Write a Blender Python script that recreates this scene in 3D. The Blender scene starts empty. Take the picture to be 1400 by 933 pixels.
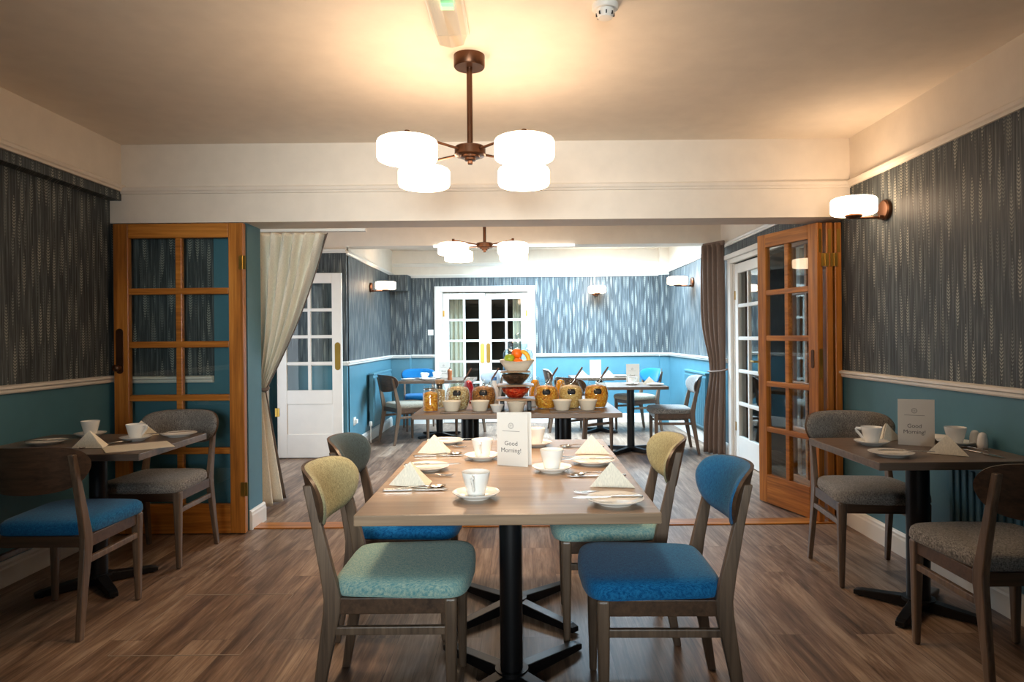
import bpy, bmesh, math, random
from mathutils import Vector, Matrix
random.seed(7)
SC = bpy.context.scene
COL = SC.collection
PI = math.pi

# ------------------------------------------------------------------ helpers
def lin(c):
    c /= 255.0
    return c / 12.92 if c <= 0.04045 else ((c + 0.055) / 1.055) ** 2.4

def S(r, g, b):
    return (lin(r), lin(g), lin(b), 1.0)

class MB:
    """collects shapes for ONE mesh object"""
    def __init__(self):
        self.bm = bmesh.new()
        self.uv = None
    def box(self, c, s, rz=0.0, M=None, mi=0):
        vs = []
        R = Matrix.Rotation(rz, 3, 'Z')
        for dx, dy, dz in ((-1,-1,-1),(1,-1,-1),(1,1,-1),(-1,1,-1),(-1,-1,1),(1,-1,1),(1,1,1),(-1,1,1)):
            p = R @ Vector((dx*s[0]/2, dy*s[1]/2, dz*s[2]/2)) + Vector(c)
            if M: p = M @ p
            vs.append(self.bm.verts.new(p))
        for f in ((3,2,1,0),(4,5,6,7),(0,1,5,4),(1,2,6,5),(2,3,7,6),(3,0,4,7)):
            self.bm.faces.new([vs[i] for i in f]).material_index = mi
        return self
    def b2(self, x0, x1, y0, y1, z0, z1, mi=0):
        return self.box(((x0+x1)/2,(y0+y1)/2,(z0+z1)/2),(abs(x1-x0),abs(y1-y0),abs(z1-z0)), mi=mi)
    def rings(self, rings, cap0=True, cap1=True, closed=True):
        """skin a list of equal-length point rings"""
        R = [[self.bm.verts.new(p) for p in r] for r in rings]
        n = len(R[0])
        for a, b in zip(R, R[1:]):
            for i in range(n if closed else n-1):
                j = (i+1) % n
                try: self.bm.faces.new((a[i], a[j], b[j], b[i]))
                except ValueError: pass
        if cap0: self.bm.faces.new(list(reversed(R[0])))
        if cap1: self.bm.faces.new(R[-1])
        return R
    def lathe(self, prof, c=(0,0,0), seg=32, M=None, cap0=True, cap1=True):
        rs = []
        for r, z in prof:
            r = max(r, 0.0004)
            ring = []
            for i in range(seg):
                a = 2*PI*i/seg
                p = Vector((r*math.cos(a), r*math.sin(a), z))
                if M: p = M @ p
                ring.append(p + Vector(c))
            rs.append(ring)
        self.rings(rs, cap0, cap1)
        return self
    def tube(self, pts, r, seg=10, flat=1.0):
        """round tube along a polyline; r is a number or a list"""
        pts = [Vector(p) for p in pts]
        n = len(pts)
        rr = r if isinstance(r, (list, tuple)) else [r]*n
        rs = []
        up = Vector((0,0,1))
        for i, p in enumerate(pts):
            t = (pts[min(i+1,n-1)] - pts[max(i-1,0)]).normalized()
            if abs(t.dot(up)) > 0.95: a = Vector((1,0,0))
            else: a = t.cross(up).normalized()
            b = a.cross(t).normalized()
            rs.append([p + a*math.cos(2*PI*k/seg)*rr[i] + b*math.sin(2*PI*k/seg)*rr[i]*flat for k in range(seg)])
        self.rings(rs)
        return self
    def post(self, secs):
        """secs: (x, y, z, width, depth) horizontal rectangular sections"""
        rs = []
        for x, y, z, w, d in secs:
            rs.append([(x-w/2,y-d/2,z),(x+w/2,y-d/2,z),(x+w/2,y+d/2,z),(x-w/2,y+d/2,z)])
        self.rings(rs)
        return self
    def extr(self, poly, p0, p1, out, up=(0,0,1)):
        """profile poly of (out, z) swept straight from p0 to p1"""
        o, u = Vector(out), Vector(up)
        self.rings([[Vector(p)+o*a+u*b for a, b in poly] for p in (p0, p1)])
        return self
    def build(self, name, mat, parent=None, smooth=None, bevel=0, bseg=2, loc=None, rz=0, solid=0, subd=0):
        bmesh.ops.recalc_face_normals(self.bm, faces=self.bm.faces)
        me = bpy.data.meshes.new(name)
        self.bm.to_mesh(me); self.bm.free()
        for m in (mat if isinstance(mat, list) else [mat]): me.materials.append(m)
        if smooth is not None:
            me.shade_smooth()
            me.set_sharp_from_angle(angle=math.radians(smooth))
        o = bpy.data.objects.new(name, me)
        COL.objects.link(o)
        if parent: o.parent = parent
        if loc: o.location = loc
        if rz: o.rotation_euler = (0,0,rz)
        if solid:
            m = o.modifiers.new('solid','SOLIDIFY'); m.thickness = solid; m.offset = 0
        if bevel:
            m = o.modifiers.new('bevel','BEVEL'); m.width = bevel; m.segments = bseg; m.limit_method = 'ANGLE'; m.angle_limit = math.radians(35)
        if subd:
            m = o.modifiers.new('sub','SUBSURF'); m.levels = subd; m.render_levels = subd
        return o

def tag(o, label, cat, group=None, kind=None):
    if label: o['label'] = label
    if cat: o['category'] = cat
    if group: o['group'] = group
    if kind: o['kind'] = kind
    return o
def structure(o, label=None):
    o['kind'] = 'structure'
    if label: o['label'] = label
    return o
def thing(name, label, cat, loc=(0,0,0), rz=0.0, group=None, kind=None):
    o = bpy.data.objects.new(name, None)
    o.empty_display_size = 0.1
    COL.objects.link(o)
    o.location = loc; o.rotation_euler = (0,0,rz)
    return tag(o, label, cat, group, kind)
def setmat(o, m):
    for s in o.material_slots:
        s.link = 'OBJECT'; s.material = m
def dup(root, loc, rz=0.0, label=None, group=None, mats=None, cat=None):
    r = root.copy(); COL.objects.link(r)
    r.location = loc; r.rotation_euler = (0,0,rz)
    if label: r['label'] = label
    if group: r['group'] = group
    if cat: r['category'] = cat
    for ch in list(root.children):
        c = ch.copy(); COL.objects.link(c); c.parent = r
        b = c.name.split('.')[0]
        if mats and b in mats: setmat(c, mats[b])
        for g in list(ch.children):
            d = g.copy(); COL.objects.link(d); d.parent = c
    return r
def face(dx, dy):
    return math.atan2(-dx, dy)

# ------------------------------------------------------------------ materials
def newmat(name):
    m = bpy.data.materials.new(name); m.use_nodes = True
    nt = m.node_tree
    return m, nt, nt.nodes['Principled BSDF']
def N(nt, t, **kw):
    n = nt.nodes.new(t)
    for k, v in kw.items(): setattr(n, k, v)
    return n
def math_(nt, op, a, b=None, c=None):
    n = N(nt, 'ShaderNodeMath', operation=op)
    for i, v in enumerate((a, b, c)):
        if v is None: continue
        if isinstance(v, (int, float)): n.inputs[i].default_value = v
        else: nt.links.new(v, n.inputs[i])
    return n.outputs[0]
def mixc(nt, fac, a, b):
    n = N(nt, 'ShaderNodeMix', data_type='RGBA')
    for s, v in ((n.inputs[0], fac), (n.inputs[6], a), (n.inputs[7], b)):
        if isinstance(v, (int, float, tuple)): s.default_value = v
        else: nt.links.new(v, s)
    return n.outputs[2]
def mapped(nt, scale, kind='Object', rot=(0,0,0)):
    tc = N(nt, 'ShaderNodeTexCoord'); mp = N(nt, 'ShaderNodeMapping')
    mp.inputs['Scale'].default_value = scale
    mp.inputs['Rotation'].default_value = rot
    nt.links.new(tc.outputs[kind], mp.inputs['Vector'])
    return mp.outputs['Vector']
def noise(nt, vec, scale=1, detail=3, rough=0.55, dist=0.0):
    n = N(nt, 'ShaderNodeTexNoise')
    n.inputs['Scale'].default_value = scale; n.inputs['Detail'].default_value = detail
    n.inputs['Roughness'].default_value = rough; n.inputs['Distortion'].default_value = dist
    nt.links.new(vec, n.inputs['Vector'])
    return n.outputs['Fac']
def ramp(nt, fac, stops):
    n = N(nt, 'ShaderNodeValToRGB')
    e = n.color_ramp.elements
    e[0].position, e[0].color = stops[0]
    e[1].position, e[1].color = stops[-1]
    for p, c in stops[1:-1]:
        q = e.new(p); q.color = c
    nt.links.new(fac, n.inputs[0])
    return n.outputs[0]
def bump(nt, p, h, strength=0.2, dist=0.01):
    b = N(nt, 'ShaderNodeBump')
    b.inputs['Strength'].default_value = strength; b.inputs['Distance'].default_value = dist
    nt.links.new(h, b.inputs['Height']); nt.links.new(b.outputs[0], p.inputs['Normal'])

def plain(name, col, rough=0.5, metal=0.0, var=0.06, scale=8.0, bmp=0.0, spec=None):
    m, nt, p = newmat(name)
    n = noise(nt, mapped(nt, (scale,)*3), 1, 3)
    d = tuple(c*(1-var*2) for c in col[:3])+(1,)
    l = tuple(min(1,c*(1+var)) for c in col[:3])+(1,)
    nt.links.new(ramp(nt, n, [(0.3,d),(0.7,l)]), p.inputs['Base Color'])
    p.inputs['Roughness'].default_value = rough; p.inputs['Metallic'].default_value = metal
    if spec is not None: p.inputs['Specular IOR Level'].default_value = spec
    if bmp:
        bump(nt, p, noise(nt, mapped(nt, (scale*25,)*3), 1, 2), bmp, 0.002)
    return m

def wood(name, dark, light, axis='Z', rough=0.4, scale=1.0, mid=None):
    m, nt, p = newmat(name)
    sc = [60*scale]*3; sc['XYZ'.index(axis)] = 2.5*scale
    sc2 = [9*scale]*3; sc2['XYZ'.index(axis)] = 0.9*scale
    a = noise(nt, mapped(nt, sc), 1, 4, 0.6, 0.4)
    b = noise(nt, mapped(nt, sc2), 1, 2)
    f = math_(nt, 'ADD', math_(nt, 'MULTIPLY', a, 0.55), math_(nt, 'MULTIPLY', b, 0.45))
    stops = [(0.32, dark), (0.68, light)]
    if mid: stops.insert(1, (0.5, mid))
    nt.links.new(ramp(nt, f, stops), p.inputs['Base Color'])
    p.inputs['Roughness'].default_value = rough
    bump(nt, p, a, 0.08, 0.002)
    return m

def fabric(name, c1, c2, scale=1.0):
    m, nt, p = newmat(name)
    a = noise(nt, mapped(nt, (800*scale, 80*scale, 80*scale)), 1, 2)
    b = noise(nt, mapped(nt, (80*scale, 800*scale, 800*scale)), 1, 2)
    f = math_(nt, 'MULTIPLY', math_(nt, 'ADD', a, b), 0.5)
    nt.links.new(ramp(nt, f, [(0.40,c1),(0.60,c2)]), p.inputs['Base Color'])
    p.inputs['Roughness'].default_value = 0.9
    p.inputs['Specular IOR Level'].default_value = 0.15
    p.inputs['Sheen Weight'].default_value = 0.15
    bump(nt, p, f, 0.22, 0.002)
    return m

def wallpaper():
    m, nt, p = newmat('wheat_wallpaper')
    uv = N(nt, 'ShaderNodeUVMap'); uv.uv_map = 'UVMap'
    sp = N(nt, 'ShaderNodeSeparateXYZ'); nt.links.new(uv.outputs[0], sp.inputs[0])
    u, v = sp.outputs[0], sp.outputs[1]
    mp = N(nt, 'ShaderNodeMapping'); mp.inputs['Scale'].default_value = (95, 2.2, 1)
    nt.links.new(uv.outputs[0], mp.inputs[0])
    streak = noise(nt, mp.outputs[0], 1, 4, 0.65)
    base = ramp(nt, streak, [(0.33, S(40,45,48)), (0.5, S(65,72,76)), (0.68, S(112,120,122))])
    def ears(colw, off, halfw, period, dens):
        uu = math_(nt, 'ADD', math_(nt, 'DIVIDE', u, colw), off)
        cu = math_(nt, 'FLOOR', uu)
        fu = math_(nt, 'SUBTRACT', math_(nt, 'FRACT', uu), 0.5)
        wn = N(nt, 'ShaderNodeTexWhiteNoise', noise_dimensions='1D'); nt.links.new(cu, wn.inputs['W'])
        vv = math_(nt, 'ADD', math_(nt, 'DIVIDE', v, period), math_(nt, 'MULTIPLY', wn.outputs[0], 7.0))
        cv = math_(nt, 'FLOOR', vv); fv = math_(nt, 'FRACT', vv)
        cmb = N(nt, 'ShaderNodeCombineXYZ'); nt.links.new(cu, cmb.inputs[0]); nt.links.new(cv, cmb.inputs[1])
        w2 = N(nt, 'ShaderNodeTexWhiteNoise', noise_dimensions='2D'); nt.links.new(cmb.outputs[0], w2.inputs['Vector'])
        sh = math_(nt, 'MULTIPLY', math_(nt, 'SUBTRACT', w2.outputs[0], 0.5), 0.35)
        au = math_(nt, 'MULTIPLY', math_(nt, 'ABSOLUTE', math_(nt, 'ADD', fu, sh)), colw)
        t = math_(nt, 'MULTIPLY', math_(nt, 'SUBTRACT', fv, 0.12), 1/0.62)      # 0..1 inside an ear
        prof = math_(nt, 'MULTIPLY', math_(nt, 'SINE', math_(nt, 'MULTIPLY', math_(nt, 'MINIMUM', math_(nt, 'MAXIMUM', t, 0.0), 1.0), PI)), halfw)
        inside = math_(nt, 'LESS_THAN', au, prof)
        ch = math_(nt, 'SINE', math_(nt, 'SUBTRACT', math_(nt, 'MULTIPLY', v, 2*PI/0.017), math_(nt, 'MULTIPLY', au, 330.0)))
        ch = math_(nt, 'ADD', math_(nt, 'MULTIPLY', ch, 0.62), 0.48)
        bright = math_(nt, 'MULTIPLY', math_(nt, 'GREATER_THAN', w2.outputs[0], dens), math_(nt, 'ADD', math_(nt, 'MULTIPLY', wn.outputs[0], 0.6), 0.3))
        return math_(nt, 'MULTIPLY', math_(nt, 'MULTIPLY', inside, ch), bright)
    e1 = ears(0.062, 0.0, 0.013, 0.40, 0.15)
    e2 = ears(0.047, 0.37, 0.010, 0.33, 0.35)
    c = mixc(nt, e2, base, S(132,138,136))
    c = mixc(nt, e1, c, S(172,174,164))
    nt.links.new(c, p.inputs['Base Color'])
    p.inputs['Roughness'].default_value = 0.55
    p.inputs['Specular IOR Level'].default_value = 0.35
    return m

def floor_mat():
    m, nt, p = newmat('oak_plank_vinyl')
    tc = N(nt, 'ShaderNodeTexCoord'); mp = N(nt, 'ShaderNodeMapping')
    mp.inputs['Rotation'].default_value = (0,0,PI/2)
    nt.links.new(tc.outputs['Object'], mp.inputs[0])
    br = N(nt, 'ShaderNodeTexBrick'); br.offset = 0.37; br.offset_frequency = 2
    br.inputs['Scale'].default_value = 1; br.inputs['Mortar Size'].default_value = 0.0014
    br.inputs['Brick Width'].default_value = 1.22; br.inputs['Row Height'].default_value = 0.178
    br.inputs['Color1'].default_value = (0,0,0,1); br.inputs['Color2'].default_value = (1,1,1,1)
    br.inputs['Mortar'].default_value = (0.5,0.5,0.5,1)
    nt.links.new(mp.outputs[0], br.inputs['Vector'])
    # per-plank shift of the grain
    sx = N(nt, 'ShaderNodeVectorMath', operation='MULTIPLY_ADD')
    nt.links.new(br.outputs['Color'], sx.inputs[0]); sx.inputs[1].default_value = (3,17,5)
    nt.links.new(tc.outputs['Object'], sx.inputs[2])
    m2 = N(nt, 'ShaderNodeMapping'); m2.inputs['Scale'].default_value = (38, 1.6, 1); nt.links.new(sx.outputs[0], m2.inputs[0])
    g1 = noise(nt, m2.outputs[0], 1, 6, 0.65, 0.8)
    m3 = N(nt, 'ShaderNodeMapping'); m3.inputs['Scale'].default_value = (7, 1.3, 1); nt.links.new(sx.outputs[0], m3.inputs[0])
    g2 = noise(nt, m3.outputs[0], 1, 3, 0.6, 1.6)
    m4 = N(nt, 'ShaderNodeMapping'); m4.inputs['Scale'].default_value = (160, 9, 1); nt.links.new(sx.outputs[0], m4.inputs[0])
    g3 = noise(nt, m4.outputs[0], 1, 2, 0.6)
    f = math_(nt, 'ADD', math_(nt, 'MULTIPLY', g1, 0.45), math_(nt, 'MULTIPLY', g2, 0.38))
    f = math_(nt, 'ADD', f, math_(nt, 'MULTIPLY', g3, 0.17))
    f = math_(nt, 'ADD', f, math_(nt, 'MULTIPLY', math_(nt, 'SUBTRACT', br.outputs['Color'], 0.5), 0.10))
    c = ramp(nt, f, [(0.30, S(46,32,25)), (0.42, S(92,70,55)), (0.52, S(128,103,84)), (0.66, S(172,148,126))])
    c = mixc(nt, math_(nt, 'MULTIPLY', br.outputs['Fac'], 0.55), c, S(50,36,28))
    nt.links.new(c, p.inputs['Base Color'])
    p.inputs['Roughness'].default_value = 0.42
    bump(nt, p, f, 0.12, 0.004)
    return m

def emit(name, col, strength):
    m, nt, p = newmat(name)
    p.inputs['Base Color'].default_value = (0.9,0.88,0.84,1)
    p.inputs['Roughness'].default_value = 0.35
    p.inputs['Emission Color'].default_value = col
    p.inputs['Emission Strength'].default_value = strength
    return m

def thin_glass(name, tint=(0.95,0.98,0.97,1), rough=0.02, ior=1.5, boost=0.0, top=0.9):
    m, nt, p = newmat(name)
    out = nt.nodes['Material Output']; nt.nodes.remove(p)
    t = N(nt, 'ShaderNodeBsdfTransparent'); t.inputs[0].default_value = tint
    g = N(nt, 'ShaderNodeBsdfGlossy'); g.inputs['Roughness'].default_value = rough
    ge = N(nt, 'ShaderNodeNewGeometry'); dt = N(nt, 'ShaderNodeVectorMath', operation='DOT_PRODUCT')
    nt.links.new(ge.outputs['Normal'], dt.inputs[0]); nt.links.new(ge.outputs['Incoming'], dt.inputs[1])
    k = math_(nt, 'POWER', math_(nt, 'SUBTRACT', 1.0, math_(nt, 'ABSOLUTE', dt.outputs['Value'])), 5.0)
    f0 = ((ior-1)/(ior+1))**2
    f = math_(nt, 'ADD', math_(nt, 'MULTIPLY', k, top), f0+boost)
    mx = N(nt, 'ShaderNodeMixShader')
    nt.links.new(f, mx.inputs[0]); nt.links.new(t.outputs[0], mx.inputs[1]); nt.links.new(g.outputs[0], mx.inputs[2])
    nt.links.new(mx.outputs[0], out.inputs[0])
    return m

def speckle(name, cols, scale, rough=0.6, bmp=0.5):
    """flakes and grains: a cell texture in several food colours"""
    m, nt, p = newmat(name)
    v = N(nt, 'ShaderNodeTexVoronoi'); v.inputs['Scale'].default_value = scale
    nt.links.new(mapped(nt, (1,1,1.3)), v.inputs['Vector'])
    sp = N(nt, 'ShaderNodeSeparateColor'); nt.links.new(v.outputs['Color'], sp.inputs[0])
    n = len(cols)
    stops = [(0.12+0.76*i/(n-1), c) for i, c in enumerate(cols)]
    nt.links.new(ramp(nt, sp.outputs[0], stops), p.inputs['Base Color'])
    p.inputs['Roughness'].default_value = rough
    bump(nt, p, math_(nt, 'SUBTRACT', 1.0, v.outputs['Distance']), bmp, 0.01)
    return m

def cloth(name, col, rough=0.9, trans=0.0):
    m, nt, p = newmat(name)
    a = noise(nt, mapped(nt, (300,300,40)), 1, 2)
    d = tuple(c*0.85 for c in col[:3])+(1,)
    nt.links.new(ramp(nt, a, [(0.35,d),(0.65,col)]), p.inputs['Base Color'])
    p.inputs['Roughness'].default_value = rough
    p.inputs['Specular IOR Level'].default_value = 0.2
    p.inputs['Sheen Weight'].default_value = 0.1
    bump(nt, p, a, 0.15, 0.002)
    return m

M = dict(
  floor=floor_mat(), paper=wallpaper(),
  blue=plain('teal_wall_paint', S(78,126,142), 0.45, var=0.03, bmp=0.05),
  cream=plain('cream_ceiling_paint', S(238,228,214), 0.75, var=0.02, bmp=0.12),
  white=plain('white_gloss_paint', S(238,234,226), 0.3, var=0.015),
  pine=wood('orange_pine', S(122,70,20), S(212,142,62), 'Z', 0.35, mid=S(176,108,38)),
  pinex=wood('orange_pine_rail', S(122,70,20), S(212,142,62), 'X', 0.35, mid=S(176,108,38)),
  walnut=wood('walnut_chair_wood', S(60,46,36), S(130,107,87), 'Z', 0.38),
  walnutx=wood('walnut_shell', S(46,31,22), S(98,72,52), 'X', 0.38),
  top=wood('grey_oak_laminate', S(118,96,76), S(166,139,112), 'X', 0.28, 0.7),
  topmid=wood('mid_oak_laminate', S(98,78,62), S(150,124,100), 'X', 0.34, 0.7),
  topdark=wood('brown_oak_laminate', S(78,64,54), S(124,106,92), 'X', 0.36, 0.7),
  black=plain('black_metal', S(20,20,22), 0.38, 0.3, 0.05),
  china=plain('white_china', S(240,238,232), 0.12, var=0.01, spec=0.6),
  paper_card=plain('cream_card', S(222,218,210), 0.7, var=0.01),
  ink=plain('grey_ink', S(84,82,80), 0.7),
  inkpale=plain('pale_grey_ink', S(146,142,138), 0.7),
  napkin=cloth('cream_napkin', S(248,240,220)),
  mat_=cloth('cream_table_mat', S(226,214,190)),
  steel=plain('polished_steel', S(205,203,200), 0.16, 1.0, 0.03),
  bronze=plain('antique_bronze', S(92,62,44), 0.34, 0.85, 0.08),
  brass=plain('aged_brass', S(176,140,66), 0.3, 0.9, 0.06),
  glass=thin_glass('window_glass'),
  jar=thin_glass('jar_glass', (0.955,0.98,0.975,1), 0.03, 1.4, 0.015, 0.45),
  sparkle=thin_glass('pressed_glass', (0.80,0.87,0.90,1), 0.08, 1.5, 0.06),
  hatch=plain('dull_metal_strip', S(150,138,124), 0.5),
  frost=thin_glass('frosted_plastic', (0.88,0.86,0.80,1), 0.12, 1.5, 0.16),
  curtain=cloth('cream_curtain_cloth', S(246,238,218)),
  lining=cloth('taupe_curtain_edge', S(112,98,88)),
  brown=cloth('brown_curtain_cloth', S(132,112,100)),
  f_blue=fabric('blue_weave', S(4,72,124), S(34,122,176)),
  f_aqua=fabric('aqua_weave', S(88,146,152), S(178,196,178)),
  f_khaki=fabric('khaki_weave', S(126,122,88), S(192,186,146)),
  f_grey=fabric('grey_tweed', S(46,46,48), S(168,164,158), 1.2),
  f_slate=fabric('slate_weave', S(24,38,44), S(60,78,84)),
  f_cream=fabric('cream_weave', S(120,114,100), S(160,154,138)),
  f_pale=fabric('pale_blue_weave', S(150,166,182), S(206,214,224)),
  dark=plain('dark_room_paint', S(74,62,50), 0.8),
  plastic=plain('white_plastic', S(236,232,224), 0.35, var=0.01),
  glow=emit('opal_glass_lit', (1.0,0.685,0.43,1), 11.5),
  slate=plain('chalkboard_black', S(26,24,24), 0.6),
  board=wood('acacia_board', S(120,84,52), S(190,150,106), 'X', 0.45),
  darkwood=wood('dark_spoon_wood', S(64,38,24), S(120,78,50), 'Z', 0.45),
  millwood=wood('pepper_mill_wood', S(120,62,28), S(170,98,52), 'Z', 0.35),
  stone=plain('stoneware_cream', S(236,222,198), 0.3, var=0.03),
  apple=plain('green_apple_skin', S(150,170,40), 0.3, var=0.15, scale=14),
  orange=plain('orange_peel', S(244,112,10), 0.45, var=0.04, bmp=0.5),
  banana=plain('banana_skin', S(246,190,60), 0.5, var=0.08),
  corn=speckle('cornflakes', [S(204,112,10), S(240,160,34), S(226,134,16), S(250,192,84)], 75),
  muesli=speckle('muesli', [S(196,150,84), S(232,206,150), S(150,96,48), S(240,222,178)], 110),
  granola=speckle('granola', [S(120,66,22), S(184,112,44), S(150,84,30), S(210,146,76)], 110),
  puffs=speckle('rice_puffs', [S(214,160,84), S(236,190,116), S(224,174,96), S(244,208,140)], 90),
  fruit=speckle('red_fruit_salad', [S(190,26,14), S(240,70,36), S(226,48,24), S(250,110,66)], 60, 0.25),
  prune=speckle('dried_prunes', [S(40,26,20), S(84,56,42), S(58,38,28), S(104,74,56)], 45, 0.4),
  juice=plain('orange_juice', S(250,160,20), 0.2, var=0.02),
  redjuice=plain('red_juice', S(190,20,30), 0.2, var=0.02),
  capblue=plain('blue_cap', S(70,130,200), 0.4),
  milk=plain('milk', S(244,242,236), 0.4, var=0.01),
  tube=emit('emissive_white_strip', (1.0,0.97,0.92,1), 2.0),  # white emission for the thin strip on the far beam
  greenlit=emit('green_sign_lit', (0.1,1.0,0.35,1), 1.2),
)
# ------------------------------------------------------------------ the rooms
XL, XR, YB, YE = -2.74, 2.21, 4.50, 10.10      # left wall, right wall, beam, end wall
CEIL = 2.60

def wall(name, p0, p1, n, bands, mats, t=0.12, holes=(), uoff=0.0):
    """wall along p0->p1 (xy); n = inward normal; bands (z0, z1, material index); holes (s0, s1, z0, z1)"""
    p0, p1, n = Vector((p0[0],p0[1],0)), Vector((p1[0],p1[1],0)), Vector((n[0],n[1],0))
    L = (p1-p0).length; d = (p1-p0)/L
    ss = sorted({0.0, L, *[h[0] for h in holes], *[h[1] for h in holes]})
    zs = sorted({*[b[0] for b in bands], *[b[1] for b in bands], *[h[2] for h in holes], *[h[3] for h in holes]})
    b = MB(); uvl = b.bm.loops.layers.uv.new('UVMap')
    for s0, s1 in zip(ss, ss[1:]):
        for z0, z1 in zip(zs, zs[1:]):
            sm, zm = (s0+s1)/2, (z0+z1)/2
            if any(h[0]<sm<h[1] and h[2]<zm<h[3] for h in holes): continue
            mi = next((q[2] for q in bands if q[0]<=zm<=q[1]), None)
            if mi is None: continue
            v = {}
            for i, s in enumerate((s0,s1)):
                for j, z in enumerate((z0,z1)):
                    for k in (0,1):
                        v[i,j,k] = b.bm.verts.new(p0+d*s-n*(t*k)+Vector((0,0,z)))
            for f in (((0,0,0),(1,0,0),(1,1,0),(0,1,0)), ((0,0,1),(0,1,1),(1,1,1),(1,0,1)), ((0,0,0),(0,1,0),(0,1,1),(0,0,1)),
                      ((1,0,0),(1,0,1),(1,1,1),(1,1,0)), ((0,0,0),(0,0,1),(1,0,1),(1,0,0)), ((0,1,0),(1,1,0),(1,1,1),(0,1,1))):
                fc = b.bm.faces.new([v[q] for q in f]); fc.material_index = mi
                for lp in fc.loops:
                    w = lp.vert.co; lp[uvl].uv = ((w-p0).dot(d)+(w-p0).dot(n)+uoff, w.z)
    # every cell is its own closed box: orient each shell outwards
    return structure(b.build(name, mats))

RAILP = [(0,0),(0.018,0.0),(0.024,0.008),(0.024,0.020),(0.038,0.028),(0.038,0.040),(0.020,0.046),(0,0.046)]
PICP = [(0,0),(0.014,0.0),(0.018,0.012),(0.026,0.02),(0.030,0.036),(0.024,0.044),(0.012,0.048),(0,0.048)]
BASEP = [(0,0),(0.020,0),(0.020,0.095),(0.016,0.106),(0.016,0.118),(0.008,0.130),(0,0.132)]
ntrim = [0]
def trim(p0, p1, out, z, prof=RAILP, name=None, mat=None):
    b = MB(); b.extr([(a, c+z) for a, c in prof], (p0[0],p0[1],0), (p1[0],p1[1],0), (out[0],out[1],0))
    if not name:
        ntrim[0] += 1; name = 'trim_%d' % ntrim[0]
    return structure(b.build(name, mat or M['white']))

DADO = 1.012
structure(MB().b2(-4.6,4.4,-1.5,12.2,-0.08,0).build('floor', M['floor']))
structure(MB().b2(-2.9,2.4,-1.5,YB+0.02,CEIL,CEIL+0.1).build('ceiling', M['cream']))
b = MB(); b.b2(-2.9,2.4,YB+0.02,7.70,CEIL,CEIL+0.1); b.b2(-2.9,2.4,9.50,YE+0.1,CEIL,CEIL+0.1); b.b2(-2.9,-0.3,7.70,9.50,CEIL,CEIL+0.1); b.b2(1.8,2.4,7.70,9.50,CEIL,CEIL+0.1)
structure(b.build('ceiling_back', M['cream']))
# added rooflight, out of view, put in to brighten the far bay
w2 = thing('added_rooflight', None, None, (0.75,8.60,CEIL), kind='structure')
b = MB()
for x in (-1.04,-0.35,0.35,1.04): b.box((x,0,0.05),(0.045,1.8,0.09))
for y in (-0.89,0.89): b.box((0,y,0.05),(2.1,0.045,0.086))
b.build('window_frame', M['white'], w2)
MB().box((0,0,0.09),(2.08,1.78,0.006)).build('window_pane', M['glass'], w2)
MW = [M['blue'], M['paper'], M['cream']]
# front room
wall('wall_left', (XL,-1.4), (XL,YB+0.06), (1,0), [(0,DADO,0),(DADO,2.23,1)], MW)
b = MB(); b.b2(XL-0.1,-2.662,-1.4,YB,2.285,CEIL)
structure(b.build('wall_left_frieze', M['cream']))
wall('wall_left_ledge', (-2.662,-1.4), (-2.662,YB-0.001), (1,0), [(2.225,2.287,1)], MW, 0.08)
trim((-2.662,-1.4), (-2.662,YB), (1,0), 2.283, PICP, None, M['cream'])
trim((XL,-1.4), (XL,YB+0.05), (1,0), DADO)
trim((XL,-1.4), (XL,YB+0.05), (1,0), 0, BASEP, 'baseboard_left')
wall('wall_right', (XR,-1.4), (XR,4.60), (-1,0), [(0,DADO-0.01,0),(DADO-0.01,2.275,1),(2.275,CEIL,2)], MW)
trim((XR,-1.4), (XR,4.60), (-1,0), 2.272, PICP, None, M['cream'])
trim((XR,-1.4), (XR,4.60), (-1,0), DADO-0.015)
trim((XR,-1.4), (XR,4.585), (-1,0), 0, BASEP, 'baseboard_right')
# wall behind the camera with its window
wall('wall_rear', (XL,-1.3), (XR,-1.3), (0,1), [(0,DADO,0),(DADO,2.275,1),(2.275,CEIL,2)], MW, 0.12, holes=[(1.55,3.5,0.95,2.15)])
w = thing('window_1', None, None, (-0.215,-1.36,1.55), kind='structure')
b = MB()
for x in (-0.96,-0.32,0.32,0.96): b.box((x,0,0),(0.05,0.07,1.2))
for z in (-0.58,0.0,0.58): b.box((0,0,z),(1.94,0.066,0.045))
b.build('window_frame', M['white'], w)
MB().box((0,-0.01,0),(1.9,0.006,1.16)).build('window_pane', M['glass'], w)
MB().box((0,0.10,-0.62),(2.1,0.22,0.035)).build('window_sill', M['white'], w, bevel=0.008)

# beam between the two rooms
structure(MB().b2(XL-0.06,XR+0.04,YB,YB+0.28,2.075,CEIL).build('wall_beam', M['cream']))
trim((-2.66,YB), (XR,YB), (0,-1), 2.268, PICP, None, M['cream'])
# short wall the folded door lies on, and its painted end
wall('wall_return', (XL-0.02,YB+0.05), (-2.07,YB+0.05), (0,-1), [(0,DADO,0),(DADO,2.08,1)], MW, 0.2)
structure(MB().b2(-2.07,-1.845,YB+0.045,YB+0.28,0,2.08).build('wall_pier', M['blue']))
trim((XL,YB+0.05), (-2.075,YB+0.05), (0,-1), DADO-0.01)
trim((-1.845,YB+0.05), (-1.845,YB+0.30), (1,0), 0, BASEP, 'baseboard_pier')
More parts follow.
